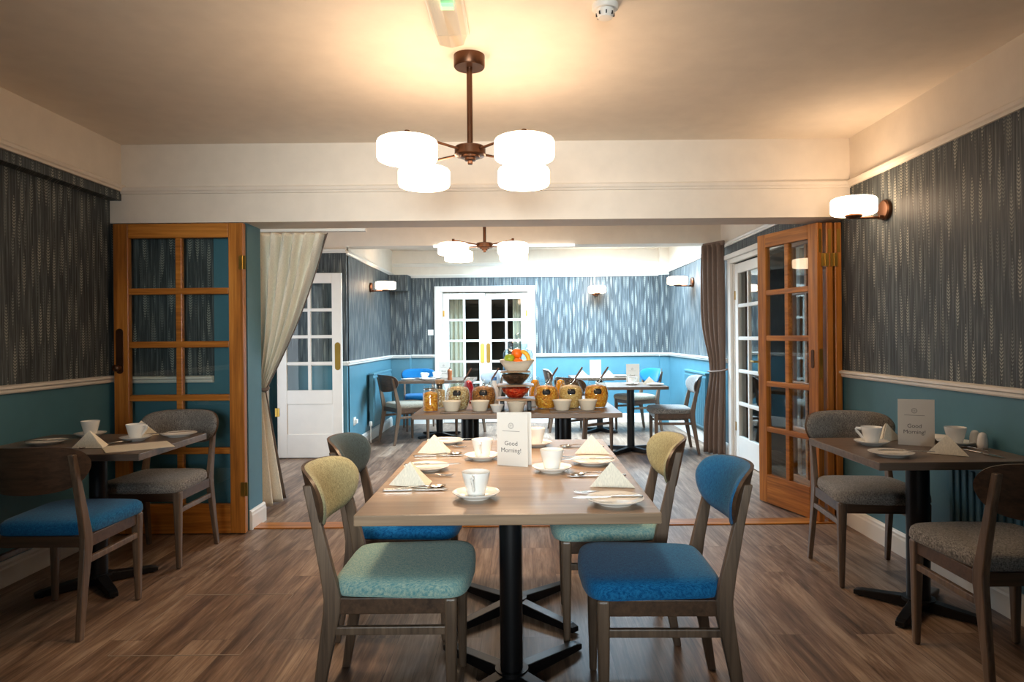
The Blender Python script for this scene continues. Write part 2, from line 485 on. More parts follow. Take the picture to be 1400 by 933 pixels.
# back room walls
wall('wall_left_back', (XL,YB+0.28), (XL,7.42), (1,0), [(0,DADO,0),(DADO,2.24,1),(2.24,CEIL,2)], MW, 0.12, holes=[(0.42,2.36,0,2.03)])
wall('wall_jog', (XL,7.42), (-1.92,7.42), (0,-1), [(0,DADO-0.01,0),(DADO-0.01,2.24,1),(2.24,CEIL,2)], MW, 0.10, uoff=3.3)
wall('wall_left_far', (-1.92,7.47), (-1.92,YE), (1,0), [(0,DADO-0.01,0),(DADO-0.01,2.22,1),(2.22,CEIL,2)], MW, 0.12, uoff=5.1)
wall('wall_end', (-1.92,YE), (XR,YE), (0,-1), [(0,DADO-0.01,0),(DADO-0.01,2.20,1),(2.20,CEIL,2)], MW, 0.12, holes=[(0.70,2.07,0,2.0)], uoff=9.7)
wall('wall_right_back', (XR,4.60), (XR,YE), (-1,0), [(0,DADO-0.01,0),(DADO-0.01,2.24,1),(2.24,CEIL,2)], MW, 0.12, holes=[(0.80,2.40,0,2.03)], uoff=2.2)
wall('wall_soffit', (-1.92,9.78), (-1.64,9.78), (0,-1), [(1.98,2.21,1)], MW, 0.32, uoff=1.3)
wall('wall_corner_left', (-1.92,9.92), (-1.64,9.92), (0,-1), [(0,DADO-0.01,0),(DADO-0.01,1.98,1)], MW, 0.2, uoff=1.3)
wall('wall_corner_right', (2.07,10.0), (XR,10.0), (0,-1), [(0,DADO-0.01,0),(DADO-0.01,2.2,1),(2.2,CEIL,2)], MW, 0.1, uoff=0.3)
z_ = DADO-0.02
trim((-1.92,7.40), (-1.92,YE), (1,0), z_); trim((XL,7.42), (-1.90,7.42), (0,-1), z_)
trim((-1.64,YE), (-1.29,YE), (0,-1), z_); trim((-1.92,9.92), (-1.62,9.92), (0,-1), z_)
trim((0.22,YE), (2.07,YE), (0,-1), z_); trim((2.05,10.0), (XR,10.0), (0,-1), z_)
trim((XR,7.15), (XR,YE), (-1,0), z_)
trim((-1.92,7.42), (-1.92,YE), (1,0), 2.215, PICP); trim((-1.92,YE), (XR,YE), (0,-1), 2.19, PICP)
trim((-1.92,YE), (XR,YE), (0,-1), 2.36, PICP)
trim((XR,4.8), (XR,YE), (-1,0), 2.235, PICP); trim((XL,7.42), (-1.92,7.42), (0,-1), 2.235, PICP)
trim((-1.92,7.42), (-1.92,YE), (1,0), 0, BASEP, 'baseboard_left_far')
trim((-1.92,YE), (-1.29,YE), (0,-1), 0, BASEP, 'baseboard_end'); trim((0.22,YE), (XR,YE), (0,-1), 0, BASEP, 'baseboard_end')
trim((XR,7.1), (XR,YE), (-1,0), 0, BASEP, 'baseboard_right_back')
structure(MB().b2(-1.92,XR,7.40,7.66,2.305,CEIL).build('wall_beam_back', M['cream']))
# dark rooms beyond the glazed doors
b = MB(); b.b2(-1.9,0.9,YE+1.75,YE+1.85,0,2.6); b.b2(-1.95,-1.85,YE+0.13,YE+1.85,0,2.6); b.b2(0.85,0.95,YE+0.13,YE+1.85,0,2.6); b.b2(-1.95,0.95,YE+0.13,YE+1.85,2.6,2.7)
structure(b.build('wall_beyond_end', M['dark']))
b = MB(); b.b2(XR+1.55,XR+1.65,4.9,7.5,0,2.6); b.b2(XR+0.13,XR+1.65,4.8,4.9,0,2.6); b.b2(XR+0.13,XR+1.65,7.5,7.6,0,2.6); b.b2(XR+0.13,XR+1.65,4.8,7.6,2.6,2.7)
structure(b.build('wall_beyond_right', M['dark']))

# threshold strip, floor hatch
structure(MB().b2(-1.86,2.2,YB+0.07,YB+0.21,0.0,0.008).build('trim_threshold', M['pinex'], bevel=0.003))
b = MB()
for y in (2.75,3.40): b.b2(-1.70,-1.16,y-0.0025,y+0.0025,0,0.0015)
for x in (-1.70,-1.16): b.b2(x-0.0012,x+0.0012,2.75,3.40,0,0.0012)
structure(b.build('trim_floor_hatch', M['hatch']))
# white curtain track under the front beam, emissive white strip on the far beam
tk = MB().b2(-1.98,-1.1,YB+0.29,YB+0.33,2.055,2.075).build('curtain_track', M['plastic'], bevel=0.003)
tag(tk, 'white curtain track under the front beam above the cream curtain', 'curtain track')
tk = MB().b2(-0.95,0.60,7.375,7.405,2.283,2.305).build('glowing_strip', M['tube'], bevel=0.003)
tag(tk, 'thin glowing white strip along the lower edge of the far beam', 'strip light')

# ------------------------------------------------------------------ glazed doors
def leaf(root, w, h, cols, rows, stile, top, bot, mun, mat, matx, t=0.042, x0=0, panel=None, glass=None, sgn=1):
    """door leaf: hinge at local x=0, runs along +x (sgn) , thickness about y=0"""
    zt, zb = h-top, bot
    fr = MB()
    fr.b2(0,sgn*stile,-t/2,t/2,0.008,h); fr.b2(sgn*(w-stile),sgn*w,-t/2,t/2,0.008,h)
    fr.build('stile', mat, root, bevel=0.004)
    rl = MB()
    rl.b2(sgn*stile,sgn*(w-stile),-t/2,t/2,zt,h)
    if panel:
        p0, p1 = panel
        rl.b2(sgn*stile,sgn*(w-stile),-t/2,t/2,p1,zb); rl.b2(sgn*stile,sgn*(w-stile),-t/2,t/2,0.008,p0)
    else:
        rl.b2(sgn*stile,sgn*(w-stile),-t/2,t/2,0.008,zb)
    rl.build('rail', matx, root, bevel=0.004)
    if panel:
        MB().b2(sgn*stile,sgn*(w-stile),-t*0.22,t*0.22,p0,p1).build('lower_panel', mat, root)
    iw = w-2*stile
    gb = MB()
    for c in range(1, cols):
        x = sgn*(stile+iw*c/cols); gb.b2(x-mun/2,x+mun/2,-t*0.42,t*0.42,zb,zt)
    for r in range(1, rows):
        z = zb+(zt-zb)*r/rows; gb.b2(sgn*stile,sgn*(w-stile),-t*0.44,t*0.44,z-mun/2,z+mun/2)
    gb.build('glazing_bars', matx, root, bevel=0.005)
    MB().b2(sgn*stile,sgn*(w-stile),-0.002,0.002,zb,zt).build('glass_panes', glass or M['glass'], root)

def plate(root, x, z, y, w=0.055, h=0.30, mat=None, name='push_plate'):
    b = MB(); ring = []
    for k in range(24):
        a = 2*PI*k/24
        ring.append((x+w/2*math.cos(a), z+(h/2-w/2)*(1 if math.sin(a)>=0 else -1)+w/2*math.sin(a)))
    s = 0.004 if y>0 else -0.004
    b.rings([[(p[0], y, p[1]) for p in ring], [(p[0], y+s, p[1]) for p in ring]])
    return b.build(name, mat or M['brass'], root, bevel=0.001)
def hinge(root, x, z, y):
    b = MB(); b.box((x-0.012,y,z),(0.022,0.004,0.09)); b.lathe([(0.005,z-0.045),(0.005,z+0.045)],(x,y,0),10); b.box((x+0.012,y,z),(0.022,0.004,0.09))
    return b.build('hinge', M['brass'], root)

# 1: pine door folded flat against the short wall on the left
d1 = thing('door_1', 'orange pine glazed door folded flat against the left wall behind the dark table', None, (-1.832,4.472,0), 0, kind='structure')
leaf(d1, 0.86, 2.062, 2, 5, 0.098, 0.095, 0.20, 0.042, M['pine'], M['pinex'], 0.045, sgn=-1)
plate(d1, -0.82, 1.22, -0.0225, 0.05, 0.30, M['bronze'], 'lock_plate')
b = MB(); b.lathe([(0.014,0),(0.018,0.010),(0.012,0.02),(0.022,0.034),(0.022,0.05),(0.01,0.058)],(-0.82,-0.026,1.11),16,Matrix.Rotation(PI/2,3,'X')); b.build('door_knob', M['bronze'], d1, 40)
hinge(d1, -0.004, 1.80, -0.026); hinge(d1, -0.004, 0.30, -0.026)
# 2-4: stack of pine leaves on the right
def pine_leaf(name, label, loc, ang, plates):
    d = thing(name, label, None, loc, ang, kind='structure')
    leaf(d, 0.66, 2.055, 2, 5, 0.095, 0.10, 0.225, 0.040, M['pine'], M['pinex'], 0.045)
    if plates:
        plate(d, 0.052, 1.12, 0.0225, 0.030, 0.13, M['bronze'], 'flush_pull')
        MB().box((-0.002,0.0,1.09),(0.004,0.024,0.20)).build('lock_plate', M['brass'], d)
    MB().box((-0.002,0.0,1.93),(0.004,0.020,0.16)).build('bolt_plate', M['brass'], d)
    return d
pine_leaf('door_2', 'orange pine glazed leaf at the front of the folded stack, turned towards the middle', (2.05,4.60,0), math.atan2(0.63,-0.185), True)
pine_leaf('door_3', 'orange pine leaf seen edge on, middle of the folded stack on the right', (2.115,4.60,0), PI/2+0.03, False)
pine_leaf('door_4', 'orange pine leaf seen edge on, nearest the right wall', (2.175,4.60,0), PI/2+0.01, False)
b = MB()
for x in (2.082,2.145):
    for z in (0.28,1.80): b.box((x,4.597,z),(0.05,0.006,0.09)); b.lathe([(0.006,z-0.045),(0.006,z+0.045)],(x,4.59,0),10)
o = structure(b.build('trim_hinges', M['brass']))
# 5: white door standing open on the left of the back room
d5 = thing('door_5', 'white half glazed door standing open beside the cream curtain', None, (-2.63,7.27,0), 0, kind='structure')
leaf(d5, 0.70, 2.0, 2, 4, 0.105, 0.11, 0.735, 0.035, M['white'], M['white'], 0.04, panel=(0.26,0.585))
plate(d5, 0.655, 1.10, -0.02, 0.06, 0.30); hinge(d5, 0.0, 0.5, -0.023); hinge(d5, 0.0, 1.6, -0.023)
# its casing
b = MB()
b.b2(XL-0.02,XL+0.03,7.14,7.24,0,2.10); b.b2(XL-0.02,XL+0.03,5.1,5.2,0,2.10); b.b2(XL-0.02,XL+0.03,5.1,7.24,2.10,2.15)
b.b2(XL-0.12,XL,5.2,5.24,0,2.03); b.b2(XL-0.12,XL,7.10,7.14,0,2.03)
structure(b.build('trim_casing_left', M['white'], bevel=0.006))
# 6, 7: pair in the end wall
b = MB(); b.b2(-1.29,-1.20,YE-0.03,YE+0.02,0,2.06); b.b2(0.13,0.22,YE-0.03,YE+0.02,0,2.06); b.b2(-1.20,0.13,YE-0.03,YE+0.02,1.975,2.06)
b.b2(-1.22,-1.17,YE,YE+0.12,0,2.0); b.b2(0.10,0.15,YE,YE+0.12,0,2.0); b.b2(-1.17,0.10,YE+0.021,YE+0.12,1.97,2.0)
structure(b.build('trim_casing_end', M['white'], bevel=0.006))
d6 = thing('door_6', 'left leaf of the white glazed pair in the end wall', None, (-1.165,YE+0.03,0), 0, kind='structure')
leaf(d6, 0.63, 1.955, 2, 5, 0.09, 0.09, 0.30, 0.035, M['white'], M['white'], 0.04)
plate(d6, 0.588, 1.05, -0.02, 0.06, 0.30); hinge(d6, 0.0, 1.65, -0.022)
d7 = thing('door_7', 'right leaf of the white glazed pair in the end wall', None, (0.097,YE+0.03,0), math.radians(-4.5), kind='structure')
leaf(d7, 0.63, 1.955, 2, 5, 0.09, 0.09, 0.30, 0.035, M['white'], M['white'], 0.04, sgn=-1)
plate(d7, -0.588, 1.05, -0.02, 0.06, 0.30); hinge(d7, 0.0, 1.65, -0.022)
# 8, 9: pair in the right wall
b = MB(); b.b2(XR-0.03,XR+0.02,7.0,7.09,0,2.08); b.b2(XR-0.03,XR+0.02,5.31,5.40,0,2.08); b.b2(XR-0.03,XR+0.02,5.40,7.0,2.03,2.08)
b.b2(XR-0.055,XR+0.02,5.28,7.12,2.08,2.13); b.b2(XR,XR+0.12,6.97,7.0,0,2.03); b.b2(XR,XR+0.12,5.40,5.43,0,2.03)
structure(b.build('trim_casing_right', M['white'], bevel=0.006))
d8 = thing('door_8', 'white glazed leaf in the right wall beside the brown curtain', None, (XR+0.03,6.965,0), -PI/2, kind='structure')
leaf(d8, 0.76, 2.02, 2, 5, 0.09, 0.10, 0.26, 0.036, M['white'], M['white'], 0.04)
b = MB(); b.box((0.715,-0.03,1.02),(0.03,0.012,0.18)); b.tube([(0.715,-0.035,1.04),(0.715,-0.075,1.04),(0.62,-0.075,1.04)],0.009)
b.build('door_handle', M['brass'], d8); hinge(d8, 0.0, 0.35, -0.022); hinge(d8, 0.0, 1.7, -0.022)
d9 = thing('door_9', 'white glazed leaf swung open into the dark room behind the pine leaves', None, (XR+0.125,5.46,0), 0.02, kind='structure')
leaf(d9, 0.765, 2.02, 2, 5, 0.09, 0.10, 0.26, 0.036, M['white'], M['white'], 0.04)

# ------------------------------------------------------------------ curtains
def sheet(fn, nu, nv):
    b = MB(); g = [[b.bm.verts.new(fn(i/nu, j/nv)) for j in range(nv+1)] for i in range(nu+1)]
    for i in range(nu):
        for j in range(nv): b.bm.faces.new((g[i][j], g[i+1][j], g[i+1][j+1], g[i][j+1]))
    return b
def cream_fn(s, t):
    # t 0..0.62 from track to tie, then the tail to the floor
    if t < 0.62:
        k = t/0.62; z = 2.065-k*1.15
        xl = -2.02+0.05*k
        xr = -1.405-0.50*k+0.055*math.sin(PI*k)
        x = xl+(xr-xl)*s
        amp = 0.046*(1-0.55*k)
        y = 4.92+0.10*k+amp*math.sin(2*PI*(7.5*s+0.25*math.sin(3*k)))+0.012*math.sin(2*PI*(17*s))*(1-k)
        z -= 0.03*math.sin(PI*k)*math.sin(2*PI*4*s)*0.4
    else:
        k = (t-0.62)/0.38; z = 0.915-k*0.905
        a = Vector((-1.97,4.96)); e = Vector((-1.905,5.02))
        f0 = Vector((-1.99,5.00)); f1 = Vector((-1.90,5.42))
        p = a.lerp(f0,k); q = e.lerp(f1,k)
        r = p.lerp(q,s)
        w = 0.03*(0.4+0.8*k)*math.sin(2*PI*3.0*s)
        x, y = r.x+w, r.y-0.3*w
    return (x,y,z)
cur = thing('curtain', 'cream curtain tied back to the left beside the blue pier', 'curtain', (0,0,0))
sheet(lambda s,t: cream_fn(s*0.955,t), 90, 70).build('drape', M['curtain'], cur, 60, solid=0.004)
sheet(lambda s,t: cream_fn(0.955+s*0.045,t), 4, 70).build('edge_band', M['lining'], cur, 60, solid=0.005)
MB().tube([(-1.99,4.93,0.93),(-1.95,4.90,0.92),(-1.895,5.0,0.915),(-1.91,5.08,0.92),(-1.98,5.08,0.93)],0.014,8).build('tie_band', M['lining'], cur, 60)

def brown_fn(s, t):
    z = 2.27-t*2.255
    pinch = 1-0.38*math.exp(-((t-0.60)/0.16)**2)
    x0, x1 = 2.175, 2.00
    X = 2.17-(0.155*pinch)*s-0.0
    Y = 7.13+0.28*s*pinch
    w = 0.040*(0.55+0.45*pinch)*math.sin(2*PI*4.5*s+0.6*math.sin(4*t))
    return (X+0.8*w-0.02, Y+0.5*w, z)
cb = thing('curtain', 'brown curtain hanging beside the white doors in the right wall', 'curtain', (0,0,0))
sheet(brown_fn, 72, 40).build('drape', M['brown'], cb, 60, solid=0.004)
b = MB(); b.tube([(2.18,7.10,0.93),(2.10,7.10,0.91),(2.035,7.20,0.90),(2.035,7.30,0.90),(2.10,7.36,0.91),(2.18,7.37,0.94)],0.016,8,0.6); b.build('tie_band', M['brown'], cb, 60)
b = MB(); b.box((2.09,7.27,2.272),(0.32,0.03,0.05), math.atan2(0.26,-0.13)); b.build('heading_tape', M['brown'], cb, bevel=0.008)
# pale curtains seen through the glazed pair
for x0, x1, lab in ((-1.22,-0.86,'pale curtain seen through the left leaf of the white glazed pair'),(-0.12,0.16,'pale curtain seen through the right leaf of the white glazed pair')):
    c = sheet(lambda s,t: (x0+(x1-x0)*s, YE+0.42+0.03*math.sin(2*PI*5*s), 2.2-2.18*t), 50, 6).build('curtain', M['curtain'], None, 60, solid=0.004)
    tag(c, lab, 'curtain')

# ------------------------------------------------------------------ radiators, switch, socket
def radiator(label, x, y0, y1, sg, z0=0.20, z1=0.83):
    r = thing('radiator', label, 'radiator', (x,(y0+y1)/2,0))
    L = y1-y0; b = MB()
    b.box((sg*0.055,0,(z0+z1)/2),(0.05,L,z1-z0))
    n = int(L/0.05)
    for i in range(n): b.box((sg*0.084,-L/2+L*(i+0.5)/n,(z0+z1)/2),(0.012,L/n*0.55,(z1-z0)*0.90))
    b.build('panel', M['blue'], r, bevel=0.005)
    MB().box((sg*0.055,0,z1+0.012),(0.07,L+0.01,0.024)).build('top_grille', M['blue'], r, bevel=0.004)
    b = MB(); b.lathe([(0.016,0),(0.02,0.01),(0.02,0.05),(0.012,0.06)],(sg*0.055,-L/2-0.05,z0+0.005),14); b.tube([(sg*0.055,-L/2-0.05,z0+0.02),(sg*0.055,-L/2+0.01,z0+0.02)],0.009)
    b.tube([(sg*0.055,-L/2-0.05,0),(sg*0.055,-L/2-0.05,z0+0.01)],0.007)
    b.build('valve', M['plastic'], r, 40)
    for y in (-L/2+0.12, L/2-0.12): MB().box((sg*0.017,y,(z0+z1)/2),(0.034,0.03,0.3)).build('bracket', M['blue'], r)
radiator('blue painted radiator on the left wall of the back room behind a wooden chair', -1.917, 8.36, 9.5, 1)
radiator('blue painted radiator on the right wall behind the grey chair and brown curtain', XR-0.003, 7.75, 8.75, -1)
radiator('dark blue ribbed radiator on the right wall under the small table', XR-0.003, 2.55, 3.35, -1, 0.2, 0.66)
sw = thing('light_switch', 'small white light switch on the wallpaper left of the white glazed doors', 'light switch', (-1.35,YE,1.37))
MB().box((0,-0.005,0),(0.085,0.010,0.085)).build('switch_plate', M['plastic'], sw, bevel=0.003)
MB().box((0,-0.012,0),(0.02,0.008,0.03)).build('rocker', M['plastic'], sw, bevel=0.002)
so = thing('wall_socket', 'white socket low on the left wall of the back room', 'socket', (-1.92,7.72,0.34))
MB().box((0.005,0,0),(0.01,0.09,0.09)).build('socket_plate', M['plastic'], so, bevel=0.003)
MB().box((0.025,0,0.0),(0.03,0.05,0.05)).build('plug', M['plastic'], so, bevel=0.006)

# ------------------------------------------------------------------ lamps
def drum(r=0.129, z0=0.0, z1=0.095):
    h = z1-z0
    return [(r-0.03,z0),(r-0.014,z0+0.001),(r-0.005,z0+0.006),(r,z0+0.016),(r,z1-0.016),(r-0.005,z1-0.006),(r-0.014,z1-0.001),(r-0.03,z1)]
def pendant(label, x, y, ztop, zs):
    p = thing('pendant_lamp', label, 'pendant lamp', (x,y,ztop))
    dz = zs-ztop                                                   # bottom of the shades
    b = MB(); b.lathe([(0.068,-0.056),(0.072,-0.050),(0.072,0.0)],(0,0,0),40); b.build('ceiling_rose', M['bronze'], p, 40)
    MB().lathe([(0.0135,dz+0.11),(0.0135,-0.05)],(0,0,0),20).build('rod', M['bronze'], p, 40)
    b = MB(); b.lathe([(0.066,dz+0.088),(0.072,dz+0.093),(0.072,dz+0.128),(0.066,dz+0.133)],(0,0,0),40); b.build('hub', M['bronze'], p, 40)
    b = MB(); b.lathe([(0.011,dz+0.050),(0.013,dz+0.053),(0.013,dz+0.066),(0.026,dz+0.068),(0.026,dz+0.078),(0.045,dz+0.080),(0.045,dz+0.092)],(0,0,0),32); b.build('finial', M['bronze'], p, 40)
    for k in range(4):
        a = PI/4+k*PI/2; c, s = math.cos(a), math.sin(a); R = 0.354
        arm = MB()
        arm.tube([(0.06*c,0.06*s,dz+0.110),(R*c,R*s,dz+0.122)],0.0062,10)
        arm.lathe([(0.011,dz+0.112),(0.011,dz+0.134)],(R*c,R*s,0),14); arm.lathe([(0.022,dz+0.0945),(0.022,dz+0.102),(0.008,dz+0.106),(0.008,dz+0.118)],(R*c,R*s,0),16)
        am = arm.build('arm', M['bronze'], p, 40)
        MB().lathe(drum(), (R*c,R*s,dz), 48).build('shade', M['glow'], am, 40)
    return p
pendant('bronze four light pendant with glowing opal drums over the centre table', -0.228, 3.13, CEIL, 2.045)
pendant('smaller looking bronze four light pendant hanging beyond the beam over the buffet', -0.31, 5.9, CEIL, 1.985)
def sconce(label, x, y, z, ang):
    """local +x points off the wall"""
    s = thing('wall_lamp', label, 'wall lamp', (x,y,z), ang)
    M90 = Matrix.Rotation(PI/2,3,'Y')
    MB().lathe([(0.062,0.0),(0.062,0.020),(0.054,0.028)],(0,0,-0.01),32,M90).build('wall_plate', M['bronze'], s, 40)
    b = MB(); b.tube([(0.02,0,-0.055),(0.20,0,-0.055)],0.008,10); b.box((0.035,0,-0.055),(0.03,0.03,0.022)); am = b.build('arm', M['bronze'], s, 40)
    b = MB(); b.lathe([(0.02,-0.062),(0.035,-0.056),(0.05,-0.046),(0.05,-0.038)],(0.20,0,0),28); b.build('cup_holder', M['bronze'], am, 40)
    MB().lathe(drum(0.129,-0.036,0.062), (0.20,0,0), 48).build('shade', M['glow'], am, 40)
    return s
sconce('glowing drum wall lamp on the right wall of the front room', XR, 4.05, 2.045, PI)
sconce('glowing drum wall lamp on the left wall of the back room', -1.92, 8.6, 1.95, 0)
sconce('glowing drum wall lamp on the end wall right of the white doors', 1.13, YE, 1.965, -PI/2)
sconce('glowing drum wall lamp on the right wall of the back room near the brown curtain', XR, 8.6, 1.98, PI)
# ceiling fittings
e = thing('emergency_light', 'clear plastic emergency light on the ceiling in front of the pendant', 'emergency light', (-0.285,2.62,CEIL))
MB().b2(-0.075,0.075,-0.33,0.27,-0.014,0).build('back_tray', M['plastic'], e, bevel=0.004)
b = MB()
b.rings([[(-0.068,y,-0.012),(0.068,y,-0.012),(0.052,y,-0.058),(0.0,y,-0.070),(-0.052,y,-0.058)] for y in (-0.32,0.265)])
b.build('diffuser', M['frost'], e, bevel=0.006)
MB().box((0.012,-0.02,-0.030),(0.05,0.03,0.014)).build('indicator', M['greenlit'], e)
sd = thing('smoke_detector', 'round white smoke detector on the ceiling right of the emergency light', 'smoke detector', (0.345,2.66,CEIL))
MB().lathe([(0.047,-0.022),(0.052,-0.016),(0.052,0)],(0,0,0),36).build('base', M['plastic'], sd, 40)
MB().lathe([(0.018,-0.055),(0.028,-0.052),(0.034,-0.040),(0.036,-0.022)],(0,0,0),36).build('sensor_head', M['plastic'], sd, 40)
b = MB()
for k in range(8):
    a = 2*PI*k/8; b.box((0.033*math.cos(a),0.033*math.sin(a),-0.040),(0.008,0.005,0.012),a)
b.build('vents', M['black'], sd)
# ------------------------------------------------------------------ chairs
OUT = [(0,.106),(.11,.105),(.18,.098),(.222,.080),(.243,.050),(.248,.020),(.240,-.012),(.221,-.045),(.190,-.074),(.145,-.092),(.075,-.101),(0,-.104)]
def outline(n=64):
    pts = OUT+[(-x,z) for x,z in OUT[-2:0:-1]]
    m = len(pts); res = []
    for k in range(n):
        t = k*m/n; i = int(t); u = t-i
        P = [pts[(i+j-1)%m] for j in range(4)]
        q = []
        for c in (0,1):
            a,b_,c_,d_ = (p[c] for p in P)
            q.append(0.5*((2*b_)+(-a+c_)*u+(2*a-5*b_+4*c_-d_)*u*u+(-a+3*b_-3*c_+d_)*u**3))
        res.append(tuple(q))
    return res
def back_pt(x, z, off):
    """point of the bent back; off = distance in front of the rear face"""
    y = -0.324+1.7*x*x-0.22*(z)
    sl = 3.4*x; l = math.sqrt(1+sl*sl)
    return (x-off*sl/l, y+off/l, z+0.738)
def disc_slab(f0, f1, n=64):
    """closed slab over the back outline between two offset functions of the ring radius"""
    o = outline(n); b = MB(); radii = (1.0,0.985,0.95,0.88,0.74,0.55,0.34,0.15)
    def layer(f): return [[b.bm.verts.new(back_pt(x*r, z*r, f(r))) for x,z in o] for r in radii]
    A, B = layer(f0), layer(f1)
    for L, flip in ((A,0),(B,1)):
        for p, q in zip(L, L[1:]):
            for i in range(n):
                j = (i+1)%n; b.bm.faces.new((p[i],p[j],q[j],q[i]))
        b.bm.faces.new(L[-1])
    for i in range(n):
        j = (i+1)%n; b.bm.faces.new((A[0][i],A[0][j],B[0][j],B[0][i]))
    return b
def seat_loop(ins, z, crown=0.0, n=64):
    # rounded trapezoid: wider in front (+y)
    res = []
    for k in range(n):
        a = 2*PI*k/n; c, s = math.cos(a), math.sin(a)
        e = 0.27
        x = math.copysign(abs(c)**e, c); y = math.copysign(abs(s)**e, s)
        hw = 0.222+0.016*y-ins
        yy = 0.020+(0.222-ins)*y
        bow = 0.020*(1-x*x) if y>0 else 0
        res.append((x*hw, yy+bow*max(y,0), z))
    return res
def build_chair(label, loc, rz, seat, back, group):
    t = thing('dining_chair', label, 'chair', loc, rz, group)
    b = MB()
    b.rings([seat_loop(0.004,.436), seat_loop(-.001,.446), seat_loop(0,.468), seat_loop(.004,.482), seat_loop(.014,.492), seat_loop(.035,.498), seat_loop(.08,.502), seat_loop(.14,.504)])
    b.build('seat', seat, t, 50)
    th = lambda r: 0.013+0.030*math.sqrt(max(0.0, 1-r**7))
    disc_slab(lambda r: 0.0118, th).build('backrest', back, t, 60)
    disc_slab(lambda r: 0.0, lambda r: 0.0115).build('back_shell', M['walnutx'], t, 60)
    for s in (-1,1):
        b = MB(); b.post([(s*.207,.196,0,.026,.028),(s*.205,.196,.25,.036,.038),(s*.203,.196,.436,.044,.044)])
        b.build('leg', M['walnut'], t, None, 0.010, 3)
    for s in (-1,1):
        b = MB(); b.post([(s*.214,-.262,0,.024,.030),(s*.208,-.228,.20,.026,.042),(s*.204,-.196,.385,.028,.058),(s*.203,-.194,.43,.028,.058),(s*.202,-.212,.52,.027,.048),(s*.200,-.247,.68,.025,.036),(s*.199,-.2765,.805,.024,.030)])
        b.build('leg', M['walnut'], t, None, 0.005, 2)
    b = MB()
    b.b2(-.182,.182,.186,.208,.380,.434); b.b2(-.19,.19,-.206,-.186,.385,.434)
    for s in (-1,1): b.b2(s*.193,s*.214,-.17,.178,.380,.434)
    b.build('seat_frame', M['walnutx'], t, None, 0.003)
    for s in (-1,1):
        b = MB(); b.b2(s*.197,s*.217,-.208,.182,.312,.340)
        b.build('stretcher', M['walnut'], t, None, 0.004)
    return t
CH = {}
def chair(label, x, y, d, seat, back, group):
    rz = face(*d)
    if not CH:
        CH[0] = build_chair(label, (x,y,0), rz, M[seat], M[back], group); return CH[0]
    return dup(CH[0], (x,y,0), rz, label, group, {'seat':M[seat],'backrest':M[back]})
G1 = 'chairs around the centre table'
chair('chair with khaki back and aqua seat at the near left corner of the centre table', -0.435, 2.43, (1,0.0), 'f_aqua', 'f_khaki', G1)
chair('bright blue upholstered chair at the near right corner of the centre table', 0.46, 2.39, (-1,0.02), 'f_blue', 'f_blue', G1)
chair('chair with dark slate back and blue seat at the far left of the centre table', -0.53, 3.07, (1,0), 'f_blue', 'f_slate', G1)
chair('chair with khaki back and aqua seat at the far right of the centre table', 0.385, 3.02, (-1,0.03), 'f_aqua', 'f_khaki', G1)
G2 = 'chairs at the small wall tables'
chair('chair with blue seat seen from behind at the dark left wall table', -2.12, 3.15, (0,1), 'f_blue', 'f_blue', G2)
chair('grey tweed chair between the left wall table and the folded pine door', -2.145, 3.99, (0,-1), 'f_grey', 'f_grey', G2)
chair('grey tweed chair seen from behind at the right edge of the picture', 1.84, 2.60, (0,1), 'f_grey', 'f_grey', G2)
chair('grey tweed chair behind the right wall table in front of the pine doors', 1.845, 3.60, (-0.09,-1), 'f_grey', 'f_grey', G2)
G3 = 'chairs in the back room'
chair('dark wooden chair with cream seat turned away beside the left radiator', -1.44, 8.38, (.80,.60), 'f_cream', 'f_cream', G3)
chair('blue backed chair facing us behind the far left table', -1.42, 9.48, (.25,-.95), 'f_blue', 'f_blue', G3)
chair('pale blue backed chair at the right end of the far left table', -0.58, 8.85, (-.80,-.60), 'f_cream', 'f_pale', G3)
chair('wooden chair with its back turned, just behind the right end of the buffet', 0.72, 7.55, (0.78,0.62), 'f_cream', 'f_grey', G3)
chair('grey chair facing left at the right end of the back room table', 1.68, 7.56, (-1,0.05), 'f_grey', 'f_grey', G3)
chair('chair with cream seat and blue back in the far right corner', 1.57, 9.18, (-.92,-.40), 'f_cream', 'f_blue', G3)
chair('pale backed chair facing right at the farthest table near the end wall', 0.64, 9.25, (1,0), 'f_slate', 'f_pale', G3)

# ------------------------------------------------------------------ tables
def table(name, label, cat, x, y, w, d, poles, mat, rz=0, group=None, ext=0.27, pr=0.042, t=0.034):
    o = thing(name, label, cat, (x,y,0), rz, group)
    MB().box((0,0,0.75-t/2),(w,d,t)).build('table_top', mat, o, None, 0.003)
    for px, py in poles:
        b = MB(); b.lathe([(pr,0.045),(pr,0.70)],(px,py,0),32); b.lathe([(pr+.02,0.045),(pr+.02,0.06)],(px,py,0),32)
        b.build('pedestal_column', M['black'], o, 40)
        b = MB(); b.box((px,py,0.708),(min(w,0.44)*0.8,min(d,0.44)*0.8,0.014)); b.build('top_bracket', M['black'], o)
        b = MB()
        for k in range(4):
            a = PI/4+k*PI/2; c, s = math.cos(a), math.sin(a); e = ext*1.414
            n = Vector((-s,c,0)); D = Vector((c,s,0)); C0 = Vector((px,py,0))
            rs = []
            for q, h, wd in ((0.0,0.058,0.056),(0.06,0.056,0.054),(e-0.03,0.036,0.046),(e,0.028,0.040)):
                p = C0+D*q
                rs.append([p-n*wd/2+Vector((0,0,0.006)),p+n*wd/2+Vector((0,0,0.006)),p+n*wd/2+Vector((0,0,h)),p-n*wd/2+Vector((0,0,h))])
            b.rings(rs)
            b.lathe([(0.016,0),(0.016,0.008)],C0+D*(e-0.03),12)
        b.build('pedestal_base', M['black'], o, None, 0.006)
    return o
